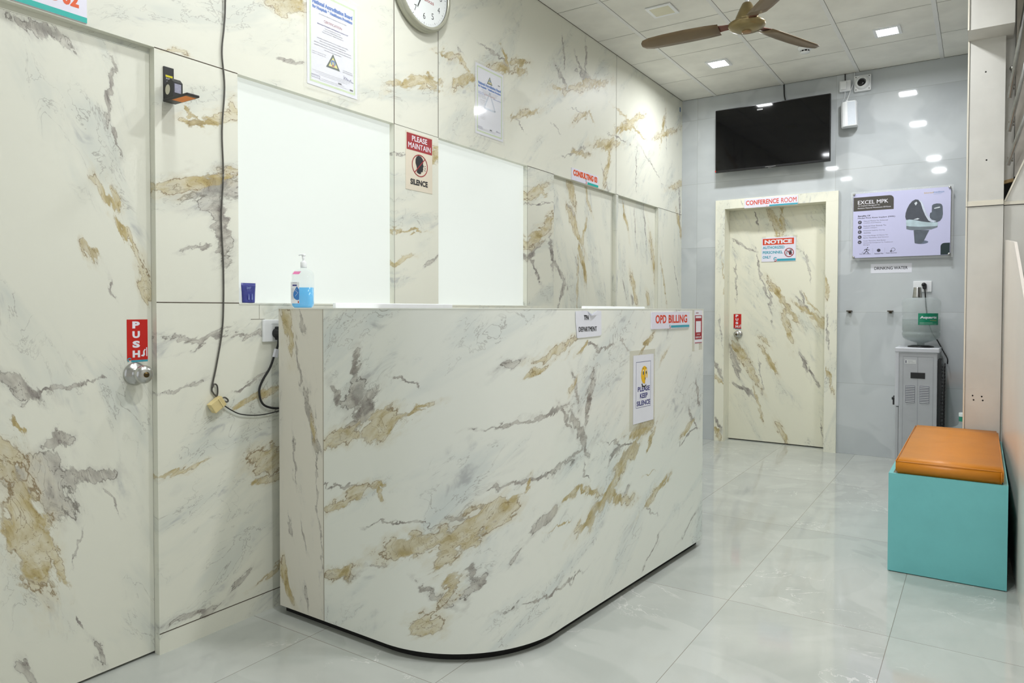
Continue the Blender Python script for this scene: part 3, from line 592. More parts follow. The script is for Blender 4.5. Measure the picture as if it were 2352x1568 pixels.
# TPA DEPARTMENT paper, torn at the top
def tpa(bm, n):
    pts = [(0.082, 1.212), (0.165, 1.2135), (0.196, 1.197), (0.215, 1.207), (0.24, 1.214), (0.2715, 1.2125), (0.2725, 1.166), (0.274, 1.121), (0.266, 1.114), (0.094, 1.1095), (0.0905, 1.128), (0.088, 1.150), (0.0845, 1.17)]
    CF.poly(bm, pts, n)
tp = thing('paper_notice', 'torn white TPA DEPARTMENT paper taped on the counter front', 'paper', CF(0.177, 1.11, 0.001))
bm = nb(); CF.poly(bm, [(0.082, 1.212), (0.165, 1.2135), (0.196, 1.197), (0.215, 1.207), (0.24, 1.214), (0.2715, 1.2125), (0.2725, 1.166), (0.274, 1.121), (0.266, 1.114), (0.094, 1.1095), (0.0905, 1.128), (0.088, 1.150), (0.0845, 1.17)], 0.0015, 0.0012); obj('sheet', bm, M_paper, tp)
bm = nb(); CF.text(bm, 'TPA', 0.1415, 1.178, 0.037, 0.019, 0.0032, 0.05); CF.text(bm, 'DEPARTMENT', 0.105, 1.1335, 0.132, 0.0185, 0.0032, 0.045); obj('lettering', bm, M_ink, tp, shade='keep')
bm = nb(); q = [CF(0.165, 1.2135, 0.003), CF(0.19, 1.197, 0.012), CF(0.236, 1.2155, 0.010), CF(0.196, 1.1965, 0.003)]; bm.faces.new([bm.verts.new(p) for p in q]); g = bmesh.ops.solidify(bm, geom=bm.faces[:], thickness=0.0006); obj('curled_flap', bm, M_paper, tp)
# PLEASE KEEP SILENCE sheet with a hushing smiley
def kp_face(bm, n): CF.disc(bm, 0.646, 0.931, 0.030, n, ry=0.039)
ks = thing('silence_notice', 'PLEASE KEEP SILENCE sheet with a yellow hushing smiley on the counter', 'paper', CF(0.64, 0.72, 0.001))
bm = nb(); CF.rect(bm, 0.513, 0.695, 0.752, 1.041, 0.0004); obj('tape_backing', bm, M_tape, ks, shade='keep')
bm = nb(); CF.rect(bm, 0.545, 0.722, 0.737, 1.0195, 0.0009, 0.0006); obj('sheet', bm, M_paper, ks)
bm = nb(); frame_rect(CF, bm, 0.569, 0.789, 0.708, 0.990, 0.0016, 0.0019)
for b, u, v, w_ in (('PLEASE', 0.586, 0.859, 0.113), ('KEEP', 0.606, 0.829, 0.072), ('SILENCE', 0.577, 0.797, 0.127)): CF.text(bm, b, u, v, w_, 0.0215, 0.0019, 0.03)
obj('lettering', bm, M_navy, ks, shade='keep')
bm = nb(); kp_face(bm, 0.0021); fc = obj('smiley_face', bm, pmat('smiley_yellow', (236, 186, 24), 0.5, var=0.06, scale=60), ks, shade='keep')
bm = nb()
for u in (0.636, 0.662): CF.disc(bm, u, 0.941, 0.0062, 0.0024, ry=0.0125, seg=16)
obj('eye_white', bm, M_wt, fc, shade='keep')
bm = nb()
for u in (0.636, 0.662): CF.disc(bm, u + 0.001, 0.939, 0.0046, 0.0027, ry=0.009, seg=16)
obj('iris', bm, M_dgreen, fc, shade='keep')
bm = nb(); CF.ring(bm, 0.644, 0.893, 0.015, 0.024, 0.0023, 180, 340, 16, 0.75); CF.disc(bm, 0.654, 0.914, 0.003, 0.0025, ry=0.006, seg=10); CF.line(bm, [(0.626, 0.958), (0.634, 0.963), (0.641, 0.958)], 0.0015, 0.0024); CF.line(bm, [(0.655, 0.958), (0.662, 0.964), (0.671, 0.957)], 0.0015, 0.0024)
obj('outline', bm, M_ink, fc, shade='keep')
bm = nb(); CF.poly(bm, [(0.652, 0.884), (0.664, 0.887), (0.673, 0.896), (0.675, 0.912), (0.671, 0.916), (0.666, 0.914), (0.663, 0.934), (0.6585, 0.936), (0.656, 0.912), (0.652, 0.9)], 0.0029); obj('white_hand', bm, M_wt, fc, shade='keep')
# payment sticker round the counter's end
ps = thing('payment_sticker', 'narrow dark red payment sticker at the far end of the counter', 'sticker', CF(1.23, 1.0, 0.001))
bm = nb(); CF.rect(bm, 1.187, 1.047, 1.284, 1.2145, 0.0004, 0.0005); obj('sheet', bm, M_paper, ps)
bm = nb(); CF.rect(bm, 1.192, 1.068, 1.280, 1.190, 0.0012); CF.rect(bm, 1.192, 1.049, 1.280, 1.053, 0.0012); CF.text(bm, 'BHIM', 1.205, 1.199, 0.03, 0.006, 0.0013, 0.04); obj('red_panel', bm, M_maroon, ps, shade='keep')
bm = nb(); CF.rect(bm, 1.200, 1.176, 1.270, 1.186, 0.0015); CF.rect(bm, 1.204, 1.104, 1.266, 1.160, 0.0015); CF.text(bm, 'SCAN', 1.218, 1.091, 0.034, 0.005, 0.0015, 0.03); CF.text(bm, 'BHIM UPI', 1.201, 1.074, 0.066, 0.009, 0.0015, 0.05); obj('white_print', bm, M_wt, ps, shade='keep')
bm = nb(); CF.rect(bm, 1.162, 1.010, 1.190, 1.215, 0.0003); CF.rect(bm, 1.245, 1.014, 1.284, 1.047, 0.0003); obj('tape_strip', bm, M_tape, ps, shade='keep')
# ------------------------------------------------------------------ things on the counter
# desk screens peeking over the counter top
for (a, x, y0, y1, z) in (('white panel standing on the desk behind the sanitizer bottle', 0.30, 1.905, 2.63, 1.243), ('white panel standing on the desk behind the OPD BILLING board', 0.90, 2.82, 3.50, 1.2335)):
    o = thing('desk_screen', a, 'screen', (x, (y0 + y1) / 2, 0.755), 'white desk screens behind the counter')
    bm = nb(); bbox(bm, x, x + 0.018, y0, y1, 0.775, z, 0.004); obj('panel', bm, M_white, o)
    for yy in (y0 + 0.12, y1 - 0.12):
        bm = nb(); bbox(bm, x - 0.05, x + 0.07, yy - 0.015, yy + 0.015, 0.7555, 0.778, 0.004); obj('foot', bm, M_steel, o)
# hand sanitizer pump bottle
sb = thing('sanitizer_bottle', 'clear pump bottle half full of blue hand sanitizer on the counter', 'bottle', (0.164, 1.925, CZ1 + 0.0005))
BZ = CZ1 + 0.0008; bx, by = 0.148, 1.889
def rrect(w, d, r, n=5):
    P = []
    for (cx, cy, a0) in ((w - r, d - r, 0), (-w + r, d - r, 90), (-w + r, -d + r, 180), (w - r, -d + r, 270)):
        for k in range(n + 1): t = R(a0 + 90 * k / n); P.append((cx + r * math.cos(t), cy + r * math.sin(t)))
    return P
ca, sa = math.cos(R(-33)), math.sin(R(-33))
def loft(bm, secs, smooth=True, cap=True, rot=(ca, sa), o=(bx, by)):
    rings = []
    for (w, d, r, z, sx) in secs: rings.append([bm.verts.new((o[0] + (x + sx) * rot[0] + y * rot[1] * -1, o[1] + (x + sx) * rot[1] + y * rot[0], z)) for x, y in rrect(w, d, r)])
    for p, q in zip(rings, rings[1:]):
        for k in range(len(p)): f = bm.faces.new([p[k], p[(k + 1) % len(p)], q[(k + 1) % len(p)], q[k]]); f.smooth = smooth
    if cap: bm.faces.new(rings[0][::-1]); bm.faces.new(rings[-1])
ca, sa = math.cos(R(33.5)), math.sin(R(33.5))
W, D = 0.0415, 0.0255
bm = nb(); loft(bm, [(W - .008, D - .006, .014, BZ, 0), (W - .002, D - .001, .017, BZ + .006, 0), (W, D, .017, BZ + .014, 0), (W, D, .017, BZ + .132, 0), (W - .003, D - .002, .016, BZ + .141, .001), (W - .012, D - .005, .014, BZ + .150, .002), (.0125, .0125, .0122, BZ + .155, .003), (.0115, .0115, .0112, BZ + .166, .003)], rot=(ca, sa))
obj('bottle_body', bm, pmat('clear_plastic', (232, 242, 240), 0.08, alpha=0.2, var=0), sb)
bm = nb(); loft(bm, [(W - .0095, D - .0075, .0125, BZ + .0015, 0), (W - .0035, D - .0025, .0155, BZ + .0075, 0), (W - .0015, D - .0015, .0155, BZ + .0145, 0), (W - .0015, D - .0015, .0155, BZ + .081, 0)], rot=(ca, sa))
obj('blue_liquid', bm, pmat('blue_gel_glow', (0, 158, 214), 0.15, var=0, emit=((0, 170, 226), 0.2)), sb)  # faint glow added to the gel, which is no light source
SBF = Fr((bx - D * -sa * -1, by - D * ca, BZ), (ca, sa, 0), (0, 0, 1))
SBF = Fr(Vector((bx, by, BZ)) + Vector((sa, -ca, 0)) * D, (ca, sa, 0), (0, 0, 1))
bm = nb(); SBF.rect(bm, -0.040, 0.018, -0.007, 0.102, 0.0004); lb = obj('bottle_label', bm, pmat('bottle_label_white', (226, 228, 230), 0.4, var=0), sb, shade='keep')
_SB = SBF
class SW(Fr):
    def __call__(s, a, b, c=0.0): return Fr.__call__(s, a * 1.2, b, c)
SBF = SW(_SB.o, _SB.r, _SB.u)
bm = nb(); SBF.poly(bm, [(-0.014, 0.085), (-0.020, 0.072), (-0.0245, 0.060), (-0.0255, 0.050), (-0.023, 0.039), (-0.017, 0.033), (-0.012, 0.031), (-0.0062, 0.033), (-0.0062, 0.072), (-0.009, 0.078)], 0.0008); obj('blue_drop', bm, pmat('drop_blue', (48, 118, 186), 0.4, var=0.05), lb, shade='keep')
bm = nb(); SBF.rect(bm, -0.0275, 0.0865, -0.0135, 0.092, 0.0008); obj('blue_tag', bm, M_navy, lb, shade='keep')
bm = nb(); SBF.text(bm, 'HAND RUB', -0.027, 0.098, 0.013, 0.0022, 0.0008, 0.02)
for k in range(9): SBF.text(bm, 'disinfectant', -0.0315, 0.035 + k * 0.005, 0.0075, 0.0022, 0.0008)
obj('small_print', bm, M_greyink, lb, shade='keep')
bm = nb(); SBF.line(bm, [(-0.019, 0.046), (-0.010, 0.060), (-0.018, 0.068), (-0.014, 0.074)], 0.0008, 0.0011); obj('drop_lines', bm, M_wt, lb, shade='keep')
bm = nb(); SBF.rect(bm, -0.0105, 0.0195, -0.007, 0.0275, 0.0008); obj('red_mark', bm, M_maroon, lb, shade='keep')
p4 = [SBF(-0.028, 0.133, 0.0012), SBF(-0.006, 0.133, 0.0012), SBF(0.0, 0.1445, -0.0035), SBF(-0.022, 0.1445, -0.0035)]
bm = nb(); quad(bm, p4); obj('pink_sticker', bm, pmat('pink_sticker', (232, 128, 178), 0.5, var=0.05), sb, shade='keep')
cx0, cy0 = bx + .003 * ca, by + .003 * sa
bm = nb(); lathe(bm, (cx0, cy0, BZ + .160), (0, 0, 1), [(.0115, 0), (.0125, .002), (.0125, .020), (.0115, .022), (.0085, .0225), (.0085, .025), (.004, .0255), (.004, .031), (.005, .034), (.0065, .0455), (0, .0455)], 24)
pc = obj('pump_cap', bm, M_white, sb)
bm = nb(); lathe(bm, (cx0, cy0, BZ + .2055), (0, 0, 1), [(.0065, 0), (.0078, .001), (.0078, .006), (.006, .0085), (0, .009)], 20)
tube(bm, [(cx0, cy0, BZ + .2105), (cx0 - .012 * ca, cy0 - .012 * sa, BZ + .2115), (cx0 - .019 * ca, cy0 - .019 * sa, BZ + .209)], .0028, 8); obj('pump_nozzle', bm, M_white, pc)
# blue pouch on the sill of the wide window
po = thing('freshener_pouch', 'small dark blue air freshener pouch on the window sill', 'pouch', (-0.006, 1.752, 1.2425))
bm = nb()
prof = [(1.2428, 0.013, 0.0265), (1.247, 0.012, 0.028), (1.262, 0.010, 0.029), (1.285, 0.006, 0.031), (1.308, 0.002, 0.033), (1.3205, 0.0012, 0.033)]
rg = []
for z, d, hw in prof: rg.append([bm.verts.new((-0.010 + d * math.cos(t) , 1.753 + hw * math.copysign(min(1, abs(math.sin(t)) ** 0.7), math.sin(t)), z)) for t in [2 * PI * k / 16 for k in range(16)]])
for p, q in zip(rg, rg[1:]):
    for k in range(16): f = bm.faces.new([p[k], p[(k + 1) % 16], q[(k + 1) % 16], q[k]]); f.smooth = True
bm.faces.new(rg[0][::-1]); bm.faces.new(rg[-1])
obj('pouch_body', bm, pmat('pouch_blue', (56, 62, 136), 0.35, var=0.12, scale=30), po)
bm = nb(); LW.text(bm, 'aer', 1.742, 1.296, 0.021, 0.010, -0.0055, 0.01); LW.text(bm, 'pocket', 1.743, 1.288, 0.019, 0.004, -0.0035, 0.0)
for k, u in enumerate((1.745, 1.760)): LW.poly(bm, [(u - .003, 1.255), (u + .003, 1.255), (u + .001, 1.278), (u - .001, 1.278)], 0.0045)
obj('pale_print', bm, pmat('pouch_print', (130, 142, 196), 0.4, var=0), po, shade='keep')
# ------------------------------------------------------------------ things on the left wall
ea, eb = emblem(LW, 0.902, 2.141, 0.012)
sign('room_sign', 'CONSULTING 02 board over the nearest door', 'sign', LW, 0.742, 2.127, 1.152, 2.225, 0.004, M_board,
     [('lettering', M_orange, T(LW, ('CONSULTING 02', 0.762, 2.1655, 0.366, 0.0455, 0.05))), ('stripe', M_turq, RC(LW, (0.915, 2.1275, 1.152, 2.1445))), ('emblem', M_teal, ea), ('emblem', M_orange, eb)], 'consulting room signs')
ea, eb = emblem(LW, 4.578, 2.142, 0.015)
sign('room_sign', 'CONSULTING 03 board over the door in the middle of the wall', 'sign', LW, 4.363, 2.124, 4.773, 2.208, 0.004, M_board,
     [('lettering', M_orange, T(LW, ('CONSULTING 03', 4.384, 2.1555, 0.372, 0.044, 0.06))), ('stripe', M_turq, RC(LW, (4.60, 2.1245, 4.773, 2.141))), ('emblem', M_teal, ea), ('emblem', M_orange, eb)], 'consulting room signs')
# push stickers
def push(fr, u0, v0, u1, v1, n0, label):
    W_ = u1 - u0; H = v1 - v0; s = lambda a, b: (u0 + a * W_, v0 + b * H)
    rt = thing('push_sticker', label, 'sticker', fr(u0, v0, n0), 'red push stickers')
    bm = nb(); fr.rect(bm, u0, v0 + H * 0.045, u1, v1, n0 + 0.0004, 0.0005); obj('sheet', bm, M_red, rt)
    bm = nb()
    for i, ch in enumerate('PUSH'): fr.text(bm, ch, u0 + W_ * 0.26, v0 + H * (0.79 - i * 0.228), W_ * 0.36, H * 0.165, n0 + 0.0013, 0.055)
    x, y = s(0.92, 0.125); fr.rect(bm, x, y, x + W_ * 0.045, y + H * 0.21, n0 + 0.0013)
    fr.poly(bm, [s(0.68, 0.13), s(0.80, 0.12), s(0.86, 0.16), s(0.84, 0.24), s(0.90, 0.29), s(0.84, 0.30), s(0.77, 0.25), s(0.76, 0.17), s(0.68, 0.155)], n0 + 0.0013)
    obj('lettering', bm, M_wt, rt, shade='keep')
    bm = nb(); fr.rect(bm, u0 + W_ * 0.2, v0, u1, v0 + H * 0.045, n0 + 0.0008); fr.ring(bm, u0 + W_ * 0.11, v0 + H * 0.055, W_ * 0.05, W_ * 0.1, n0 + 0.0014, 20, 250, 12); obj('blue_edge', bm, M_teal, rt, shade='keep')
push(LW, 1.286, 1.036, 1.358, 1.182, -0.03, 'red PUSH sticker above the knob of the nearest door')
push(DF, 0.461, 1.035, 0.532, 1.178, 0.0, 'red PUSH sticker above the knob of the conference room door')
# certificate 1 and 2
def triangle_logo(fr, rt, u, v, s, n):
    bm = nb(); fr.poly(bm, [(u - s, v), (u + s, v), (u, v + s * 1.62)], n); l = obj('triangle_logo', bm, M_dgreen, rt, shade='keep')
    bm = nb(); fr.poly(bm, [(u - s * .66, v + s * .2), (u + s * .66, v + s * .2), (u, v + s * 1.28)], n + .0003); obj('yellow_field', bm, M_yel, l, shade='keep')
    bm = nb(); fr.ring(bm, u, v + s * .62, s * .17, s * .33, n + .0006, -50, 230, 20); fr.disc(bm, u, v + s * .66, s * .07, n + .0006, seg=10); obj('blue_ring', bm, M_blueink, l, shade='keep')
    bm = nb(); fr.poly(bm, [(u - s * .2, v + s * .24), (u + s * .2, v + s * .24), (u, v + s * .56)], n + .0008); obj('red_peak', bm, M_maroon, l, shade='keep')
def certificate(name, label, u0, v0, u1, v1, kind):
    rt = thing(name, label, 'certificate', LW(u0, v0, 0.001), 'certificates in clear sleeves')
    bm = nb(); LW.rect(bm, u0, v0, u1, v1, 0.0015, 0.0006); obj('sheet', bm, M_paper, rt)
    W_ = u1 - u0; H = v1 - v0; s = lambda a, b: (u0 + a * W_, v0 + b * H); n = 0.0024
    bm = nb(); frame_rect(LW, bm, *s(0.045, 0.035), *s(0.955, 0.965), W_ * 0.03, n); obj('green_border', bm, M_green, rt, shade='keep')
    def tx(bm, b, cx, y, w, h, bold=0.0): LW.text(bm, b, u0 + (cx - w / 2) * W_, v0 + y * H, w * W_, h * H, n + 0.0002, bold)
    if kind == 1:
        bm = nb(); tx(bm, 'National Accreditation Board', 0.5, 0.838, 0.80, 0.046, 0.07); tx(bm, 'for Hospitals & Healthcare Providers', 0.5, 0.782, 0.80, 0.044, 0.07); obj('blue_title', bm, M_blueink, rt, shade='keep')
        bm = nb(); tx(bm, 'CERTIFICATION', 0.5, 0.682, 0.36, 0.026); obj('red_heading', bm, M_maroon, rt, shade='keep')
        bm = nb(); tx(bm, 'Jeevaram Hospital and Research Centre LLP', 0.5, 0.64, 0.62, 0.018, 0.03); obj('navy_line', bm, M_navy, rt, shade='keep')
        bm = nb(); tx(bm, '(Constituent Board of Quality Council of India)', 0.5, 0.745, 0.55, 0.016)
        for k, (b, wd) in enumerate((('Rajshree Sapphire Ground Floor', .32), ('Central Park, Behind Market, Mumbai', .38), ('Mumbai Suburban - 400066, Maharashtra', .42))): tx(bm, b, 0.5, 0.615 - 0.022 * k, wd, 0.013)
        for k, (b, wd) in enumerate((('has been assessed and found to comply with NABH', .62), ('Entry Level (Small Healthcare Organisation)', .52), ('(SHCO) requirements. This certificate is valid for the Scope as', .74), ('specified in the annexure subject to continued compliance with', .74), ('the Entry Level requirements.', .34))): tx(bm, b, 0.5, 0.495 - 0.026 * k, wd, 0.0135, 0.01)
        for k, b in enumerate(('Valid from : October 07, 2023', 'Valid thru : October 06, 2027')): LW.text(bm, b, *s(0.09, 0.345 - 0.02 * k), 0.27 * W_, 0.01 * H, n + 0.0002)
        for k, b in enumerate(('Certificate No.', 'ENTRY-SHCO-2023')): LW.text(bm, b, *s(0.70, 0.255 - 0.02 * k), 0.2 * W_, 0.011 * H, n + 0.0002)
        for k in range(3): tx(bm, 'National Accreditation Board for Hospitals and Healthcare Providers, Institute Block, New Delhi, India', 0.5, 0.155 - 0.015 * k, 0.8 - 0.12 * k, 0.0075)
        for k in range(2): tx(bm, 'The validity of the certificate is subject to surveillance', 0.5, 0.088 - 0.016 * k, 0.45 + .1 * k, 0.008)
        LW.rect(bm, *s(0.60, 0.098), *s(0.67, 0.112), n + .0002); LW.rect(bm, *s(0.84, 0.068), *s(0.91, 0.085), n + .0002)
        obj('small_print', bm, pmat('print_dark_grey', (70, 72, 84), 0.6, var=0), rt, shade='keep')
        triangle_logo(LW, rt, u0 + W_ * 0.5, v0 + H * 0.235, W_ * 0.14, n + 0.0002)
        sg = [s(0.72, 0.21), s(0.72, 0.165), s(0.745, 0.2), s(0.76, 0.165), s(0.775, 0.195), s(0.79, 0.165), s(0.80, 0.185), s(0.815, 0.168), s(0.83, 0.18), s(0.845, 0.165), s(0.86, 0.19), s(0.875, 0.165), s(0.92, 0.16)]
    else:
        bm = nb(); tx(bm, 'National Accreditation Board', 0.5, 0.715, 0.82, 0.042, 0.07); tx(bm, 'for Hospitals & Healthcare Providers', 0.5, 0.665, 0.82, 0.040, 0.07)
        LW.text(bm, 'Jeevaram Hospital', *s(0.09, 0.60), 0.2 * W_, 0.012 * H, n + .0002, 0.02); LW.text(bm, 'and Research Centre LLP', *s(0.09, 0.582), 0.25 * W_, 0.012 * H, n + .0002, 0.02); LW.text(bm, 'Certificate No. SHCO-2023', *s(0.62, 0.575), 0.29 * W_, 0.012 * H, n + .0002, 0.02)
        obj('blue_title', bm, M_blueink, rt, shade='keep')
        bm = nb(); tx(bm, 'SCOPE OF SERVICES', 0.5, 0.588, 0.40, 0.018); obj('red_heading', bm, M_maroon, rt, shade='keep')
        bm = nb(); tx(bm, '(Constituent Board of Quality Council of India)', 0.5, 0.642, 0.58, 0.012)
        for k in range(3): tx(bm, 'Institute Building, Tower Block, New Delhi, India 110003', 0.5, 0.628 - 0.011 * k, 0.5, 0.007)
        for k in range(3): LW.text(bm, 'Central Park, Mumbai Suburban', *s(0.09, 0.563 - 0.016 * k), (0.24 + .03 * k) * W_, 0.009 * H, n + .0002)
        for k, b in enumerate(('General Medicine', 'General Surgery', 'Orthopaedic Surgery', 'Joint Replacement', 'Anaesthesiology', 'Paediatrics', 'Obstetrics', 'Critical Care', 'Radiology', 'Physiotherapy', 'Pharmacy', 'Ambulance', 'Laboratory')): LW.text(bm, b, *s(0.17, 0.495 - 0.022 * k), 0.17 * W_, 0.009 * H, n + .0002)
        for k in range(2): tx(bm, 'The validity of the scope is subject to surveillance and renewal', 0.4, 0.09 - 0.015 * k, 0.6, 0.007)
        LW.rect(bm, *s(0.50, 0.10), *s(0.58, 0.118), n + .0002); LW.rect(bm, *s(0.80, 0.80), *s(0.87, 0.815), n + .0002)
        obj('small_print', bm, pmat('print_slate', (78, 82, 96), 0.6, var=0), rt, shade='keep')
        triangle_logo(LW, rt, u0 + W_ * 0.5, v0 + H * 0.765, W_ * 0.10, n + 0.0002)
        bm = nb(); a, b = s(0.5, 0.40); W2 = W_ * 0.20
        for q in ([(a - W2, b), (a, b + W2 * 1.75)], [(a, b + W2 * 1.75), (a + W2, b)], [(a + W2, b), (a - W2, b)]): LW.line(bm, q, W_ * 0.035, n + .0001)
        obj('pale_watermark', bm, M_skyprint, rt, shade='keep')
        sg = [s(0.74, 0.135), s(0.74, 0.11), s(0.77, 0.132), s(0.78, 0.11), s(0.80, 0.13), s(0.82, 0.11), s(0.85, 0.12), s(0.90, 0.112)]
    bm = nb(); LW.line(bm, sg, W_ * 0.006, n + .0003); frame_rect(LW, bm, *s(0.08, 0.085), *s(0.24, 0.115), W_ * 0.004, n + .0003); LW.text(bm, 'Quality Council', *s(0.09, 0.098), 0.13 * W_, 0.009 * H, n + .0003); obj('signature', bm, M_navy, rt, shade='keep')
    e = 0.017; bm = nb(); LW.rect(bm, u0 - e, v0 - e * 1.1, u1 + e, v1 + e, 0.0040, 0.0004); obj('clear_sleeve', bm, M_sleeve, rt)
certificate('certificate', 'large framed-in-plastic certificate over the wide window, cut off by the picture top', 2.040, 2.176, 2.328, 2.592, 1)
certificate('certificate', 'smaller-looking scope certificate over the second window', 3.238, 2.215, 3.515, 2.612, 2)
# PLEASE MAINTAIN SILENCE sign
def sil_head(bm, n):
    P = [(2.757, 1.905), (2.770, 1.908), (2.772, 1.918), (2.783, 1.919), (2.786, 1.930), (2.788, 1.934), (2.786, 1.942), (2.792, 1.949), (2.786, 1.958), (2.788, 1.975), (2.783, 1.987), (2.770, 1.996), (2.752, 1.998), (2.736, 1.990), (2.729, 1.975), (2.729, 1.957), (2.737, 1.941), (2.740, 1.926), (2.738, 1.912)]
    LW.poly(bm, P, n); LW.text(bm, 'SILENCE', 2.690, 1.846, 0.133, 0.029, n, 0.04)
    for q in ([(2.797, 1.948), (2.806, 1.953)], [(2.797, 1.940), (2.808, 1.940)], [(2.797, 1.932), (2.806, 1.926)]): LW.line(bm, q, 0.0025, n)
def sil_ring(bm, n):
    LW.ring(bm, 2.762, 1.948, 0.056, 0.061, n, sy=0.92); LW.line(bm, [(2.722, 1.910), (2.802, 1.988)], 0.005, n + 0.0003)
sign('silence_sign', 'PLEASE MAINTAIN SILENCE sign between the two lit windows', 'sign', LW, 2.656, 1.818, 2.861, 2.107, 0.0012, M_beige,
     [('red_panel', M_maroon, RC(LW, (2.663, 2.017, 2.858, 2.100))), ('lettering', M_wt, T(LW, ('PLEASE', 2.702, 2.064, 0.117, 0.027, 0.02), ('MAINTAIN', 2.675, 2.028, 0.171, 0.027, 0.02))),
      ('black_print', M_ink, sil_head), ('no_entry_ring', M_maroon, sil_ring)])
# clock
ck = thing('wall_clock', 'round grey wall clock cut off by the top of the picture', 'clock', (0, 2.757, 2.615))
cc = Vector((0.0, 2.757, 2.828)); RK = 0.207
M_ckrim = pmat('clock_rim', (176, 176, 160), 0.3, 0.35, var=0.03)
bm = nb(); lathe(bm, cc + Vector((0.0005, 0, 0)), (1, 0, 0), [(RK - .012, 0), (RK - .004, 0.004), (RK, 0.014), (RK, 0.030), (RK - .004, 0.0315), (RK - .005, 0.034), (RK - .008, 0.046), (RK - .017, 0.050), (RK - .024, 0.046), (RK - .026, 0.040)], 72)
obj('rim', bm, M_ckrim, ck)
CKF = Fr(cc, (0, 1, 0), (0, 0, 1))
bm = nb(); lathe(bm, cc, (1, 0, 0), [(RK - .0255, 0.036), (0, 0.036)], 72); dl = obj('dial', bm, pmat('clock_dial', (236, 240, 240), 0.4, var=0), ck)
bm = nb()
for i in range(1, 13):
    t = R(90 - 30 * i); b = str(i); h = 0.031; wd = 0.017 if i < 10 else 0.034
    CKF.text(bm, b, 0.132 * math.cos(t) - wd / 2, 0.132 * math.sin(t) - h / 2, wd, h, 0.0366, -0.008)
    CKF.line(bm, [(0.163 * math.cos(t), 0.163 * math.sin(t)), (0.172 * math.cos(t), 0.172 * math.sin(t))], 0.0025, 0.0366)
obj('numerals', bm, M_ink, dl, shade='keep')
bm = nb()
for i in range(60):
    t = R(6 * i)
    if i % 5: CKF.line(bm, [(0.166 * math.cos(t), 0.166 * math.sin(t)), (0.172 * math.cos(t), 0.172 * math.sin(t))], 0.0012, 0.0366)
obj('minute_marks', bm, M_greyink, dl, shade='keep')
bm = nb(); CKF.text(bm, 'Joyalukkas', -0.070, -0.062, 0.145, 0.026, 0.0366, -0.004); obj('dial_print', bm, M_maroon, dl, shade='keep')
bm = nb(); CKF.poly(bm, [(0.004, 0), (-0.050, -0.104), (-0.054, -0.102), (-0.004, 0.002)], 0.039, 0.001); obj('minute_hand', bm, M_ink, ck)
bm = nb(); CKF.poly(bm, [(0.003, 0.004), (0.058, 0.055), (0.060, 0.050), (0.003, -0.004)], 0.0405, 0.001); obj('hour_hand', bm, M_ink, ck)
bm = nb(); lathe(bm, cc, (1, 0, 0), [(0.009, 0.0365), (0.009, 0.043), (0, 0.043)], 20); obj('hub', bm, M_ink, ck)
# black wall gadget beside the near door
gd = thing('sensor_unit', 'black plastic gadget with an orange underside high on the wall', 'device', (0.0, 1.42, 1.94))
bm = nb(); bbox(bm, 0.0005, 0.006, 1.405, 1.442, 1.946, 2.066, 0.0015); pl = obj('back_plate', bm, M_black, gd)
bm = nb(); LW.poly(bm, [(1.411, 2.037), (1.437, 2.037), (1.437, 2.030), (1.411, 2.030)], 0.0064); obj('yellow_band', bm, pmat('bright_yellow', (214, 204, 30), 0.5, var=0), pl, shade='keep')
bm = nb(); LW.text(bm, 'PAYMENT', 1.4125, 2.022, 0.023, 0.0055, 0.0064); LW.text(bm, 'Scan', 1.415, 2.012, 0.018, 0.005, 0.0064); LW.text(bm, 'here', 1.413, 2.003, 0.022, 0.005, 0.0064, 0.03); obj('white_print', bm, M_wt, pl, shade='keep')
bm = nb(); A = [(0.0065, 1.95), (0.062, 1.95), (0.062, 2.002), (0.048, 2.016), (0.0065, 2.000)]
def ypr(bm, P, y0, y1):
    a = [bm.verts.new((x, y0, z)) for x, z in P]; b = [bm.verts.new((x, y1, z)) for x, z in P]; bm.faces.new(a); bm.faces.new(b[::-1])
    for i in range(len(P)): bm.faces.new([a[i], b[i], b[(i + 1) % len(P)], a[(i + 1) % len(P)]])
ypr(bm, A, 1.405, 1.440); hz = obj('housing', bm, M_black, gd)
GF = Fr((0, 1.405, 0), (1, 0, 0), (0, 0, 1))
bm = nb(); GF.disc(bm, 0.029, 1.980, 0.0145, 0.0004, ry=0.0175); obj('round_opening', bm, pmat('cream_disc', (214, 210, 188), 0.5, var=0), hz, shade='keep')
bm = nb(); LW.rect(bm, 1.410, 1.966, 1.434, 1.997, 0.0624); obj('label_window', bm, pmat('pale_lilac_label', (150, 150, 168), 0.4, var=0.1, scale=80), hz, shade='keep')
bm = nb(); bbox(bm, 0.0065, 0.152, 1.400, 1.446, 1.9405, 1.9488, 0.002); sh = obj('shelf_flap', bm, M_black, gd)
bm = nb(); quad(bm, [(0.055, 1.404, 1.9402), (0.138, 1.404, 1.9402), (0.138, 1.442, 1.9402), (0.055, 1.442, 1.9402)]); obj('orange_pad', bm, pmat('orange_pad', (232, 128, 12), 0.5, var=0.05), sh, shade='keep')
bm = nb(); LW.rect(bm, 6.478, 3.085, 6.502, 3.128, 0.0006, 0.0005); tag(obj('tape_piece', bm, pmat('blue_tape', (70, 106, 150), 0.6)), 'small blue tape patch high in the far corner', 'tape')
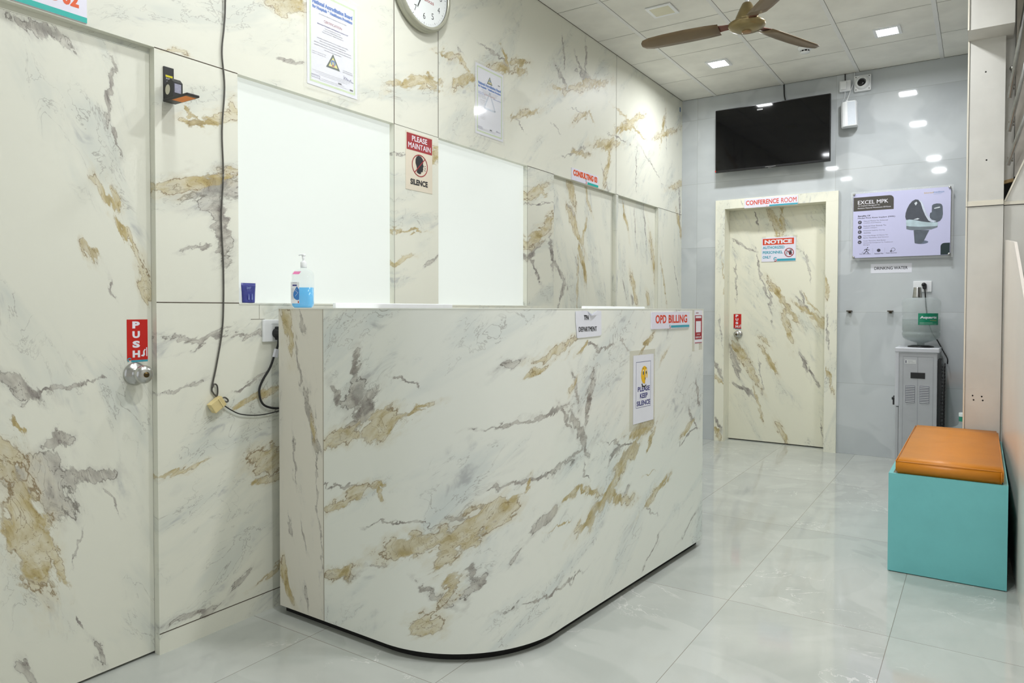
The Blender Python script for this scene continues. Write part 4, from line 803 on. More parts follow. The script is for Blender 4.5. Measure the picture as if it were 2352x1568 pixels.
# cable, junction box, socket
cbx = thing('wall_cable', 'thin grey cable hanging down the wall beside the wide window', 'cable', (0.006, 1.63, 0.87))
M_gcab = pmat('grey_cable', (82, 80, 74), 0.5, var=0.1)
bm = nb(); tube(bm, [(0.006, y, z) for y, z in ((1.655, 3.19), (1.652, 2.8), (1.649, 2.388), (1.643, 2.281), (1.633, 2.18), (1.643, 2.053), (1.631, 1.888), (1.635, 1.726), (1.625, 1.561), (1.632, 1.398), (1.632, 1.25), (1.625, 1.135), (1.60, 1.006), (1.581, 0.926), (1.586, 0.905), (1.600, 0.890))], 0.0030, 8, n=6); obj('cable_run', bm, M_gcab, cbx)
bm = nb(); tube(bm, [(0.008, y, z) for y, z in ((1.581, 0.926), (1.590, 0.938), (1.601, 0.930), (1.603, 0.905), (1.598, 0.885))], 0.003, 8, n=6); tube(bm, [(0.010, y, z) for y, z in ((1.615, 0.880), (1.63, 0.884), (1.643, 0.876), (1.645, 0.867), (1.632, 0.868), (1.618, 0.876))], 0.003, 8, n=6); obj('cable_loop', bm, M_gcab, cbx)
bm = nb()
for z in (2.33, 1.72, 1.41, 1.70): lathe(bm, (0.0105, 1.6365, z), (1, 0, 0), [(0.006, -0.008), (0.006, 0), (0, 0.001)], 10)
obj('clear_clip', bm, M_sleeve, cbx)
jb = thing('junction_box', 'small beige junction box dangling tilted on the cable', 'box', (0.012, 1.592, 0.865))
bm = nb(); bbox(bm, 0.005, 0.032, -0.027, 0.027, -0.020, 0.020, 0.002); bm.transform(Matrix.Translation((0, 1.592, 0.862)) @ Matrix.Rotation(R(33), 4, 'X')); o = obj('box_body', bm, pmat('aged_cream_plastic', (214, 196, 142), 0.5, var=0.04), jb)
bm = nb(); bbox(bm, 0.032, 0.0345, 0.009, 0.0115, -0.020, 0.020, 0.0008); bbox(bm, 0.010, 0.026, -0.028, -0.026, -0.006, 0.006, 0.0008); bm.transform(Matrix.Translation((0, 1.592, 0.862)) @ Matrix.Rotation(R(33), 4, 'X')); obj('lid_rib', bm, pmat('pale_cream_plastic', (228, 214, 166), 0.5), o)
bm = nb(); tube(bm, [(0.010, 1.622, 0.858), (0.010, 1.66, 0.832), (0.010, 1.70, 0.812), (0.010, 1.76, 0.800), (0.010, 1.82, 0.798), (0.012, 1.90, 0.806), (0.012, 2.05, 0.82)], 0.0022, 8); tag(obj('data_cable', bm, M_black), 'thin black cable from the beige junction box to behind the counter', 'cable')
sk = thing('power_socket', 'white wall socket half hidden by the counter end', 'socket', (0.0, 1.88, 1.086))
bm = nb(); bbox(bm, 0.0005, 0.011, 1.806, 1.955, 1.087, 1.176, 0.003); obj('socket_plate', bm, M_white, sk)
bm = nb(); LW.rect(bm, 1.843, 1.157, 1.90, 1.1575, 0.0115); obj('socket_line', bm, M_greyink, sk, shade='keep')
pg = thing('power_plug', 'black three-pin plug and lead in the socket by the counter', 'plug', (0.02, 1.868, 1.09))
bm = nb(); lathe(bm, (0.0115, 1.867, 1.121), (1, 0, 0), [(0.020, 0), (0.020, 0.012), (0.014, 0.026), (0.010, 0.036), (0, 0.036)], 20); bbox(bm, 0.0118, 0.034, 1.859, 1.877, 1.094, 1.148, 0.004); obj('plug_body', bm, M_black, pg)
bm = nb(); tube(bm, [(0.024, 1.868, 1.098), (0.022, 1.866, 1.07), (0.016, 1.855, 1.035), (0.014, 1.835, 0.985), (0.012, 1.800, 0.935), (0.012, 1.784, 0.895), (0.012, 1.795, 0.848), (0.012, 1.83, 0.824), (0.014, 1.90, 0.813), (0.014, 2.05, 0.81)], 0.0045, 10); cdd = obj('lead', bm, M_black, pg)
bm = nb(); bbox(bm, -0.0062, 0.0062, -0.0085, 0.0085, -0.017, 0.017, 0.001); bm.transform(Matrix.Translation((0.019, 1.859, 1.040)) @ Matrix.Rotation(R(-17), 4, 'X')); obj('lead_tag', bm, M_paper, cdd)
# ------------------------------------------------------------------ things on the back wall
CFR = Fr((0, 6.53, 0), (1, 0, 0), (0, 0, 1))
ea, eb = emblem(CFR, 0.795, 2.139, 0.007)
sign('room_sign', 'CONFERENCE ROOM board on the top of the far door frame', 'sign', CFR, 0.597, 2.136, 1.055, 2.2165, 0.004, M_board,
     [('lettering', M_redink, T(CFR, ('CONFERENCE', 0.611, 2.160, 0.285, 0.042, 0.02), ('ROOM', 0.916, 2.160, 0.128, 0.042, 0.006))), ('stripe', M_teal, RC(CFR, (0.815, 2.1375, 1.054, 2.151))), ('emblem', M_redink, ea)])
nt = thing('notice_board', 'NOTICE AUTHORIZED PERSONNEL ONLY board on the conference room door', 'sign', DF(0.86, 1.656, 0))
bm = nb(); DF.rect(bm, 0.712, 1.656, 1.009, 1.876, 0.0005, 0.004); obj('board', bm, M_board, nt)
bm = nb(); DF.rect(bm, 0.722, 1.808, 0.993, 1.864, 0.005); obj('red_panel', bm, M_redink, nt, shade='keep')
bm = nb(); DF.text(bm, 'NOTICE', 0.738, 1.817, 0.238, 0.037, 0.0054, 0.05); obj('heading', bm, M_wt, nt, shade='keep')
bm = nb(); DF.text(bm, 'AUTHORIZED', 0.722, 1.771, 0.190, 0.026, 0.005, 0.03); DF.text(bm, 'PERSONNEL', 0.722, 1.727, 0.176, 0.026, 0.005, 0.03); DF.text(bm, 'ONLY', 0.722, 1.684, 0.074, 0.026, 0.005, 0.03); DF.rect(bm, 0.848, 1.659, 1.007, 1.680, 0.005); DF.ring(bm, 0.833, 1.681, 0.008, 0.015, 0.005, 20, 250, 14); obj('teal_print', bm, M_teal, nt, shade='keep')
bm = nb(); DF.ring(bm, 0.952, 1.733, 0.034, 0.041, 0.0052); DF.line(bm, [(0.925, 1.758), (0.979, 1.708)], 0.006, 0.0058); DF.ring(bm, 0.833, 1.667, 0.006, 0.012, 0.005, -160, 90, 14); obj('red_ring', bm, M_maroon, nt, shade='keep')
bm = nb(); DF.poly(bm, [(0.952, 1.712), (0.968, 1.711), (0.980, 1.730), (0.976, 1.733), (0.972, 1.728), (0.975, 1.757), (0.971, 1.757), (0.967, 1.738), (0.968, 1.762), (0.964, 1.762), (0.961, 1.739), (0.959, 1.760), (0.955, 1.759), (0.955, 1.737), (0.950, 1.752), (0.947, 1.750), (0.949, 1.728)], 0.0054)
for k in range(3): DF.ring(bm, 0.946, 1.728, 0.010 + .005 * k, 0.012 + .005 * k, 0.0054, 120, 230, 8)
obj('black_hand', bm, M_ink, nt, shade='keep')
bm = nb()
for x in (0.714, 0.985): DF.rect(bm, x, 1.868, x + 0.035, 1.888, 0.0049)
obj('tape_strip', bm, M_tape, nt, shade='keep')
# implant poster on stand-offs
PF = Fr((0, 6.504, 0), (1, 0, 0), (0, 0, 1))
pp = thing('implant_poster', 'EXCEL MPK knee implant poster on clear acrylic with steel stand-offs', 'poster', (1.84, 6.51, 1.65))
bm = nb(); PF.rect(bm, 1.478, 1.632, 2.207, 2.198, -0.012, 0.004); obj('acrylic_back', bm, M_clear, pp)
bm = nb(); PF.rect(bm, 1.497, 1.650, 2.188, 2.180, -0.007, 0.005); obj('board', bm, pmat('poster_lavender', (200, 200, 232), 0.25, var=0.015, scale=3), pp)
n = -0.0016
bm = nb(); PF.rect(bm, 1.70, 1.92, 2.188, 1.922, n) if False else None
arc = [(1.765 + 0.03 * math.cos(R(t)), 2.120 + 0.03 * math.sin(R(t))) for t in (0, 22, 45, 67, 90)]
PF.poly(bm, [(1.499, 2.036), (1.795, 2.036)] + arc + [(1.499, 2.150)], n)
arc = [(2.150 + 0.026 * math.cos(R(t)) * -1, 1.718 + 0.026 * math.sin(R(t))) for t in (0, 22, 45, 67, 90)]
g2 = nb(); PF.poly(g2, [(2.186, 1.652), (2.124, 1.652)] + arc + [(2.186, 1.744)], n)
obj('title_panel', bm, pmat('charcoal_brown', (72, 68, 62), 0.35, var=0.15, scale=6), pp, shade='keep')
obj('corner_panel', g2, pmat('deep_green', (18, 42, 44), 0.35, var=0), pp, shade='keep')
bm = nb(); PF.text(bm, 'EXCEL MPK', 1.532, 2.091, 0.223, 0.031, n + .0004, 0.02); PF.text(bm, 'An Implant Designed To', 1.532, 2.072, 0.162, 0.011, n + .0004, 0.01); PF.text(bm, 'Restore Natural Movement Of Knee', 1.532, 2.054, 0.243, 0.011, n + .0004, 0.01); obj('title_lettering', bm, M_wt, pp, shade='keep')
bm = nb(); PF.text(bm, 'Benefits Of', 1.533, 1.989, 0.092, 0.0115, n, 0.03); PF.text(bm, 'Medial Pivot Knee Implant (MPK)', 1.533, 1.969, 0.272, 0.0135, n, 0.03)
PF.text(bm, 'Improved Mobility', 1.548, 1.676, 0.083, 0.009, n, 0.02); PF.text(bm, 'Reduced Pain', 1.660, 1.676, 0.064, 0.009, n, 0.02); PF.text(bm, 'Faster Recovery', 1.744, 1.676, 0.078, 0.009, n, 0.02)
for zc in (1.943, 1.902, 1.863, 1.821, 1.779): PF.disc(bm, 1.548, zc, 0.0145, n, seg=20)
PF.disc(bm, 1.690, 1.706, 0.0135, n, seg=20); PF.ring(bm, 1.795, 1.708, 0.012, 0.0145, n); PF.rect(bm, 1.772, 1.693, 1.786, 1.699, n); PF.rect(bm, 1.776, 1.689, 1.782, 1.703, n + .0001)
for q in ([(1.602, 1.724), (1.598, 1.704)], [(1.598, 1.704), (1.611, 1.694), (1.613, 1.683)], [(1.598, 1.704), (1.590, 1.690), (1.577, 1.683)], [(1.602, 1.720), (1.613, 1.710), (1.622, 1.714)], [(1.600, 1.720), (1.586, 1.716), (1.583, 1.707)]): PF.line(bm, q, 0.005, n)
PF.disc(bm, 1.608, 1.731, 0.0045, n, seg=12); PF.line(bm, [(1.578, 1.70), (1.566, 1.690)], 0.002, n)
obj('dark_print', bm, pmat('print_charcoal', (62, 60, 78), 0.5, var=0), pp, shade='keep')
bm = nb()
for k, (b1, b2) in enumerate((('Natural Motion For Enhanced', 'Comfort And Mobility'), ('Reduced Wear Extends The', 'Implant Lifespan'), ('Enhanced Stability During', 'Activities'), ('Improved Range Of Motion For', 'Better Flexibility And Function'), ('Faster Recovery And Better', 'Outcomes Compared To Traditional'))):
    zc = (1.943, 1.902, 1.863, 1.821, 1.779)[k]
    PF.text(bm, b1, 1.576, zc + .003, (0.178, 0.166, 0.155, 0.182, 0.165)[k], 0.0105, n); PF.text(bm, b2, 1.576, zc - .014, (0.13, 0.10, 0.055, 0.185, 0.215)[k], 0.0105, n)
PF.text(bm, 'Designs', 1.576, 1.749, 0.048, 0.0105, n); PF.rect(bm, 1.6445, 1.68, 1.6452, 1.725, n); PF.rect(bm, 1.7335, 1.68, 1.7342, 1.725, n)
obj('grey_print', bm, M_greyink, pp, shade='keep')
bm = nb()
for k, zc in enumerate((1.943, 1.902, 1.863, 1.821, 1.779)): PF.ring(bm, 1.548, zc, 0.004, 0.006, n + .0004, 30 * k, 30 * k + 250, 12)
obj('icon_marks', bm, M_wt, pp, shade='keep')
bm = nb(); PF.text(bm, 'biorad', 2.008, 2.139, 0.062, 0.013, n, 0.01); obj('logo_amber', bm, pmat('amber_print', (204, 176, 120), 0.5, var=0), pp, shade='keep')
bm = nb(); PF.text(bm, 'medisys', 2.071, 2.136, 0.073, 0.017, n, 0.01); PF.rect(bm, 2.072, 2.131, 2.125, 2.1325, n); obj('logo_blue', bm, pmat('steel_blue_print', (92, 132, 178), 0.5, var=0), pp, shade='keep')
# the pictured implant: flat print in several tones
def tone(name, col, fn, par=None):
    bm = nb(); fn(bm); return obj(name, bm, pmat(name, col, 0.35, var=0.12, scale=18), par or pp, shade='keep')
im = tone('implant_picture', (86, 94, 104), lambda bm: (PF.poly(bm, [(1.946, 1.756), (1.950, 1.750), (1.972, 1.746), (1.998, 1.750), (2.008, 1.763), (2.046, 1.850), (1.938, 1.856)], n + .0003), PF.poly(bm, [(2.062, 2.042), (2.072, 2.052), (2.095, 2.056), (2.118, 2.053), (2.128, 2.046), (2.134, 2.030), (2.137, 1.97), (2.132, 1.94), (2.118, 1.918), (2.095, 1.908), (2.070, 1.912), (2.05, 1.94), (2.047, 1.965), (2.050, 1.985), (2.061, 1.99)], n + .0003)))
tone('implant_shadow', (98, 108, 128), lambda bm: PF.disc(bm, 1.995, 1.757, 0.045, n + .0001, ry=0.014), im)
tone('femoral_curve', (70, 74, 84), lambda bm: PF.poly(bm, [(1.884, 1.942), (1.878, 1.965), (1.880, 1.995), (1.890, 2.030), (1.905, 2.062), (1.925, 2.088), (1.948, 2.100), (1.968, 2.095), (1.982, 2.078), (1.992, 2.052), (2.003, 2.015), (2.018, 1.975), (2.040, 1.935), (2.065, 1.912), (2.03, 1.908), (1.985, 1.922), (1.935, 1.938)], n + .0006), im)
tone('bright_edge', (206, 214, 230), lambda bm: PF.poly(bm, [(1.968, 2.095), (1.990, 2.082), (2.008, 2.040), (2.020, 2.000), (2.038, 1.960), (2.062, 1.930), (2.095, 1.918), (2.065, 1.908), (2.040, 1.925), (2.016, 1.970), (1.998, 2.020), (1.985, 2.068)], n + .0009), im)
tone('tray_insert', (184, 204, 212), lambda bm: PF.poly(bm, [(1.886, 1.893), (1.884, 1.938), (1.905, 1.943), (1.945, 1.936), (1.99, 1.922), (2.04, 1.912), (2.09, 1.910), (2.104, 1.905), (2.102, 1.878), (2.06, 1.878), (1.98, 1.880), (1.91, 1.888)], n + .0009), im)
tone('tray_rim', (112, 122, 130), lambda bm: PF.poly(bm, [(1.886, 1.893), (1.91, 1.887), (1.98, 1.879), (2.06, 1.877), (2.102, 1.880), (2.100, 1.870), (2.06, 1.856), (1.98, 1.853), (1.91, 1.860), (1.887, 1.868)], n + .0011), im)
tone('pale_gleam', (214, 220, 226), lambda bm: (PF.poly(bm, [(1.935, 1.941), (1.965, 1.950), (1.978, 1.945), (1.965, 1.938)], n + .0013), PF.poly(bm, [(2.075, 2.022), (2.115, 2.030), (2.118, 2.022), (2.08, 2.014)], n + .0013), PF.poly(bm, [(1.94, 2.07), (1.955, 2.082), (1.962, 2.07), (1.95, 2.05)], n + .0013)), im)
for (x, z) in ((1.503, 2.176), (2.182, 2.174), (2.182, 1.656), (1.503, 1.656)):
    bm = nb(); lathe(bm, (x, 6.5515, z), (0, -1, 0), [(0.0075, 0), (0.0075, 0.052), (0.0095, 0.0522), (0.0095, 0.056), (0.006, 0.058), (0, 0.058)], 20); obj('stand_off', bm, M_chrome, pp)
sign('drinking_water_label', 'DRINKING WATER paper strip under the implant poster', 'label', BWL, 1.628, 1.521, 1.926, 1.597, 0.0008, M_paper, [('lettering', M_ink, T(BWL, ('DRINKING WATER', 1.655, 1.549, 0.242, 0.0245, 0.015)))])
# television
tv = thing('television', 'large black flat television mounted high on the far wall', 'television', (0.845, 6.46, 2.46))
TF = Fr((0.845, 6.425, 2.462), (1, 0, 0), (0, -math.sin(R(1)), math.cos(R(1))))
bm = nb(); TF.rect(bm, -0.484, 0.0, 0.484, 0.560, -0.028, 0.028); bmesh.ops.bevel(bm, geom=bm.edges[:], offset=0.003, segments=2, affect='EDGES'); obj('case', bm, pmat('tv_case', (20, 20, 22), 0.3), tv)
bm = nb(); TF.rect(bm, -0.476, 0.018, 0.476, 0.553, 0.0004); obj('screen', bm, pmat('tv_screen', (6, 6, 8), 0.05, var=0.1, scale=3, spec=0.35), tv, shade='keep')
bm = nb(); TF.rect(bm, -0.045, 0.006, 0.045, 0.009, 0.0008); TF.text(bm, 'SONY', -0.02, -0.006, 0.03, 0.006, 0.0004); TF.rect(bm, -0.115, 0.508, -0.066, 0.519, 0.0006); obj('pale_label', bm, pmat('pale_grey_print', (150, 150, 150), 0.4, var=0), tv, shade='keep')
bm = nb(); TF.rect(bm, -0.486, 0.006, -0.478, 0.020, 0.0002, 0.0012); obj('red_tag', bm, M_red, tv)
bm = nb(); box(bm, 0.62, 1.07, 6.46, 6.5515, 2.62, 2.92); obj('wall_mount', bm, M_black, tv)
bm = nb(); TF.rect(bm, -0.32, 0.06, 0.32, 0.42, -0.055, 0.027); obj('rear_case', bm, M_black, tv)
bm = nb(); tube(bm, [(0.925, 6.547, 3.197), (0.927, 6.545, 3.15), (0.932, 6.54, 3.09), (0.945, 6.535, 3.03), (0.95, 6.52, 2.97)], 0.005, 8); tag(obj('power_cable', bm, M_black), 'black cable dropping from the ceiling to the television', 'cable')
# wall box, dome device and speaker
ab = thing('adapter_box', 'small white box with a switch left of the round device', 'box', (1.42, 6.54, 3.045))
bm = nb(); bbox(bm, 1.378, 1.464, 6.520, 6.5515, 3.048, 3.138, 0.004); o = obj('box_body', bm, M_white, ab)
bm = nb(); bbox(bm, 1.386, 1.434, 6.507, 6.5205, 3.062, 3.126, 0.004); obj('raised_cover', bm, M_white, o)
bm = nb(); tube(bm, [(1.42, 6.53, 3.05), (1.421, 6.53, 3.03), (1.415, 6.54, 3.0), (1.40, 6.545, 2.97), (1.402, 6.545, 2.92)], 0.003, 8); obj('white_lead', bm, M_white, ab)
bm = nb(); tube(bm, [(1.417, 6.546, 3.198), (1.418, 6.546, 3.137)], 0.004, 8, curve=False); obj('black_lead', bm, M_black, ab)
dm = thing('round_device', 'square white plate with a round dome and black lens under the ceiling', 'device', (1.552, 6.54, 3.03))
bm = nb(); bbox(bm, 1.490, 1.617, 6.522, 6.5515, 3.030, 3.163, 0.010, 3); o = obj('mount_plate', bm, M_white, dm)
bm = nb()
for x in (1.504, 1.603):
    for z in (3.045, 3.148): lathe(bm, (x, 6.5222, z), (0, -1, 0), [(0.004, 0), (0.004, 0.0006), (0, 0.0006)], 10)
obj('screw', bm, M_dark, o)
bm = nb(); lathe(bm, (1.553, 6.5225, 3.098), (0, -1, 0), [(0.055, 0), (0.055, 0.010), (0.050, 0.022), (0.038, 0.032), (0.032, 0.034), (0.030, 0.028)], 40); obj('dome', bm, M_white, dm)
bm = nb(); lathe(bm, (1.547, 6.494, 3.091), (0, -1, 0), [(0.030, 0), (0.028, 0.006), (0.018, 0.010), (0, 0.011)], 32); obj('lens', bm, pmat('lens_black', (14, 14, 18), 0.15), dm)
sp = thing('wall_speaker', 'white wall speaker hanging between television and poster', 'speaker', (1.46, 6.5, 2.73))
bm = nb(); P = [(-0.060, 0.035), (-0.058, 0.0), (-0.040, -0.030), (-0.02, -0.043), (0.0, -0.047), (0.058, -0.047), (0.064, -0.035), (0.066, 0.035)]
A = [bm.verts.new((1.452 + x, 6.497 + y, 2.945 - 0.10 * 0)) for x, y in P]; B = [bm.verts.new((1.460 + x, 6.488 + y, 2.738)) for x, y in P]
bm.faces.new(A); bm.faces.new(B[::-1])
for i in range(8): bm.faces.new([A[i], A[(i + 1) % 8], B[(i + 1) % 8], B[i]])
bmesh.ops.bevel(bm, geom=bm.edges[:], offset=0.003, segments=2, affect='EDGES'); obj('cabinet', bm, M_white, sp)
bm = nb(); quad(bm, [(1.450, 6.4495, 2.937), (1.508, 6.4495, 2.937), (1.516, 6.4405, 2.746), (1.458, 6.4405, 2.746)]); obj('grille', bm, pmat('pale_grille', (206, 212, 220), 0.6, var=0.08, scale=400), sp, shade='keep')
bm = nb(); bbox(bm, 1.432, 1.448, 6.500, 6.512, 2.94, 2.968, 0.002); box(bm, 1.43, 1.47, 6.525, 6.5515, 2.78, 2.90); obj('bracket', bm, M_white, sp)
bm = nb(); tube(bm, [(1.440, 6.50, 2.965), (1.462, 6.52, 3.04), (1.485, 6.54, 3.12), (1.49, 6.546, 3.197)], 0.0035, 8); obj('hanging_cord', bm, M_white, sp)
# hooks
for k, (x, lbl) in enumerate(((1.452, 'small dark metal hook nearest the conference door'), (1.757, 'small dark metal hook nearest the water cooler'))):
    bm = nb(); bbox(bm, x, x + 0.042, 6.505, 6.5515, 1.205, 1.213, 0.002); bbox(bm, x + 0.012, x + 0.030, 6.538, 6.5515, 1.190, 1.206, 0.002)
    tag(obj('wall_hook', bm, pmat('dark_bronze_%d' % k, (84, 74, 62), 0.5, 0.6)), lbl, 'hook', 'dark wall hooks')
# socket behind the cooler
s2 = thing('power_socket', 'white socket on the grey tiles above the water bottle', 'socket', (2.0, 6.54, 1.36))
bm = nb(); bbox(bm, 1.938, 2.066, 6.541, 6.5515, 1.362, 1.450, 0.003); obj('socket_plate', bm, M_white, s2)
p2 = thing('power_plug', 'black plug and lead of the water cooler', 'plug', (2.018, 6.52, 1.38))
bm = nb(); bbox(bm, 2.005, 2.032, 6.505, 6.5405, 1.385, 1.428, 0.007, 3); lathe(bm, (2.012, 6.5405, 1.420), (0, -1, 0), [(0.017, 0), (0.015, 0.03), (0.010, 0.04), (0, 0.04)], 16); obj('plug_body', bm, M_black, p2)
bm = nb(); tube(bm, [(2.018, 6.52, 1.39), (2.022, 6.52, 1.36), (2.035, 6.525, 1.2), (2.07, 6.53, 1.05), (2.115, 6.52, 0.97), (2.15, 6.50, 0.90), (2.182, 6.46, 0.84), (2.184, 6.45, 0.80)], 0.0045, 8); obj('lead', bm, M_black, p2)
# ------------------------------------------------------------------ water cooler and bottles
wc = thing('water_cooler', 'grey floor standing water cooler with side vents by the far wall', 'water cooler', (1.99, 6.35, 0.0))
M_cool = pmat('cooler_grey', (178, 180, 184), 0.4, 0.1, var=0.02)
M_coolp = pmat('cooler_silver', (200, 202, 208), 0.35, 0.1, var=0.02)
Y0, Y1 = 6.20, 6.49
bm = nb(); bbox(bm, 1.873, 2.128, Y0, Y1, 0.012, 0.905, 0.006); bd = obj('side_body', bm, M_cool, wc)
bm = nb(); bbox(bm, 1.845, 1.876, Y0 - 0.004, Y1 + 0.004, 0.475, 0.905, 0.008); obj('front_panel', bm, M_coolp, wc)
bm = nb(); bbox(bm, 1.853, 1.8725, Y0, Y1, 0.012, 0.470, 0.004); obj('cupboard_door', bm, M_cool, wc)
bm = nb(); bbox(bm, 1.843, 2.141, Y0 - 0.008, Y1 + 0.008, 0.893, 0.930, 0.008, 3); obj('top_cover', bm, M_coolp, wc)
bm = nb(); box(bm, 1.8768, 2.12, Y0 - 0.0008, Y0 - 0.0002, 0.882, 0.8835); box(bm, 1.9985, 2.0000, Y0 - 0.0008, Y0 - 0.0002, 0.02, 0.86); box(bm, 1.90, 1.9012, Y0 - 0.0008, Y0 - 0.0002, 0.02, 0.862); box(bm, 1.90, 2.10, Y0 - 0.0008, Y0 - 0.0002, 0.861, 0.8625); box(bm, 2.10, 2.1012, Y0 - 0.0008, Y0 - 0.0002, 0.02, 0.862); obj('pressed_lines', bm, pmat('groove_grey', (120, 122, 126), 0.5, var=0), bd)
for xv in (1.920, 2.015):
    bm = nb()
    for k in range(10): box(bm, xv, xv + 0.060, Y0 - 0.004, Y0 - 0.0003, 0.512 + k * 0.0130, 0.512 + k * 0.0130 + 0.0068)
    obj('vent_slats', bm, pmat('vent_slat_%d' % int(xv * 100), (200, 202, 204), 0.4, var=0), bd)
    bm = nb(); box(bm, xv - 0.002, xv + 0.062, Y0 - 0.0008, Y0 - 0.0001, 0.508, 0.640); obj('vent_recess', bm, M_greyink, bd)
bm = nb(); bbox(bm, 1.952, 2.048, Y0 - 0.003, Y0 + 0.002, 0.696, 0.741, 0.001); obj('recessed_grip', bm, M_black, bd)
bm = nb(); box(bm, 1.912, 1.987, Y0 - 0.0012, Y0 - 0.0003, 0.806, 0.838); st = obj('maker_sticker', bm, pmat('sticker_grey_white', (206, 208, 208), 0.5, var=0), bd)
CW = Fr((0, Y0 - 0.0013, 0), (1, 0, 0), (0, 0, 1))
bm = nb(); CW.rect(bm, 1.916, 0.812, 1.924, 0.832, 0.0002); CW.text(bm, 'SERVICE', 1.935, 0.824, 0.03, 0.006, 0.0002); CW.text(bm, 'call centre', 1.935, 0.813, 0.045, 0.005, 0.0002); obj('sticker_print', bm, M_greyink, st, shade='keep')
bm = nb(); bbox(bm, 1.819, 1.846, 6.27, 6.30, 0.515, 0.535, 0.004); bbox(bm, 1.826, 1.846, 6.272, 6.298, 0.475, 0.518, 0.004); obj('tap', bm, M_black, wc)
bm = nb(); bbox(bm, 1.819, 1.846, 6.38, 6.41, 0.515, 0.535, 0.004); bbox(bm, 1.826, 1.846, 6.382, 6.408, 0.475, 0.518, 0.004); obj('tap', bm, M_black, wc)
bm = nb()
for k in range(26): tube(bm, [(2.136, 6.23, 0.14 + k * 0.026), (2.168, 6.23, 0.14 + k * 0.026), (2.168, 6.46, 0.14 + k * 0.026)], 0.003, 6, curve=False)
for y in (6.23, 6.34, 6.45): tube(bm, [(2.168, y, 0.11), (2.168, y, 0.805)], 0.0035, 6, curve=False)
for k in range(16): box(bm, 2.160, 2.163, 6.228, 6.245, 0.15 + k * 0.042, 0.165 + k * 0.042)
box(bm, 2.1285, 2.150, 6.22, 6.47, 0.05, 0.84); obj('condenser_grille', bm, M_black, wc)
bm = nb()
for x in (1.885, 2.115):
    for y in (6.215, 6.475): lathe(bm, (x, y, 0), (0, 0, 1), [(0.015, 0.0), (0.015, 0.013), (0, 0.013)], 12)
obj('foot', bm, M_black, wc)
def water_bottle(name, label, x, y, z, down, water, group=None):
    rt = thing(name, label, 'bottle', (x, y, z), group)
    prof = [(0.026, 0.0), (0.028, 0.02), (0.05, 0.026), (0.095, 0.040), (0.124, 0.062), (0.131, 0.085), (0.131, 0.100), (0.126, 0.108), (0.131, 0.118), (0.131, 0.215), (0.126, 0.225), (0.126, 0.232), (0.131, 0.242), (0.131, 0.300), (0.133, 0.315), (0.133, 0.330), (0.128, 0.352), (0.110, 0.368), (0.09, 0.371), (0, 0.371)]
    if not down: prof = [(0, 0.0), (0.10, 0.0), (0.126, 0.012), (0.131, 0.04), (0.131, 0.095), (0.126, 0.105), (0.131, 0.115), (0.131, 0.21), (0.126, 0.22), (0.131, 0.23), (0.131, 0.29), (0.124, 0.325), (0.105, 0.352), (0.078, 0.372), (0.046, 0.388), (0.030, 0.402), (0.027, 0.42), (0.027, 0.455), (0.0265, 0.47)]
    bm = nb(); lathe(bm, (x, y, z), (0, 0, 1), prof, 48); obj('bottle_body', bm, pmat(name + ('_a' if down else '_b'), (200, 210, 210), 0.06, alpha=0.24, var=0, spec=0.7), rt)
    if water:
        wp = [(0, 0.003)] + [(max(0.001, r - 0.003), h + 0.001) for r, h in prof if h <= 0.205 and r > 0] + [(0.128, 0.205), (0, 0.205)]
        bm = nb(); lathe(bm, (x, y, z), (0, 0, 1), wp, 48); obj('water', bm, pmat('bottle_water', (140, 156, 154), 0.05, alpha=0.36, var=0), rt)
    return rt
wb = water_bottle('water_bottle', 'clear upturned water bottle with a green label on the cooler', 2.008, 6.345, 0.942, True, True)
bm = nb(); lathe(bm, (2.008, 6.345, 0.9305), (0, 0, 1), [(0.09, 0), (0.09, 0.008), (0.06, 0.014), (0.027, 0.014)], 40); obj('bottle_seat', bm, M_black, wb)
# label wrapped on the bottle
def wrap(bm, cx, cy, r, a0, a1, z0, z1, n=14):
    A = [(cx + r * math.sin(a0 + (a1 - a0) * i / n), cy - r * math.cos(a0 + (a1 - a0) * i / n)) for i in range(n + 1)]
    for p, q in zip(A, A[1:]):
        f = quad(bm, [(p[0], p[1], z0), (q[0], q[1], z0), (q[0], q[1], z1), (p[0], p[1], z1)]); f.smooth = True
def wraptext(bm, body, cx, cy, r, a, z, w, h, bold=0.0):
    vs, fs, asp = text2d(body, bold); V = [bm.verts.new((cx + r * math.sin(a + x * w / r), cy - r * math.cos(a + x * w / r), z + y * h)) for x, y in vs]
    for f in fs: bm.faces.new([V[i] for i in f])
G0, G1 = -0.09, 1.07
bm = nb(); wrap(bm, 2.008, 6.345, 0.1325, G0, G1, 1.105, 1.193); gl = obj('green_label', bm, pmat('label_green', (22, 138, 104), 0.4, var=0.06), wb, shade='keep')
bm = nb(); wraptext(bm, 'Aquartz', 2.008, 6.345, 0.1332, 0.0, 1.148, 0.126, 0.024, 0.05); wraptext(bm, 'packaged drinking water', 2.008, 6.345, 0.1332, 0.0, 1.118, 0.09, 0.006); wraptext(bm, 'processed and bottled with added minerals', 2.008, 6.345, 0.1332, 0.0, 1.109, 0.12, 0.005); obj('brand_lettering', bm, M_wt, gl, shade='keep')
bm = nb(); wraptext(bm, 'WITH ADDED MINERALS', 2.008, 6.345, 0.1332, 0.52, 1.135, 0.055, 0.006); obj('gold_lettering', bm, pmat('gold_print', (190, 168, 60), 0.4, var=0), gl, shade='keep')
b2 = water_bottle('water_bottle', 'empty clear water bottle on the floor behind the column', 2.300, 5.98, 0.0, False, False)
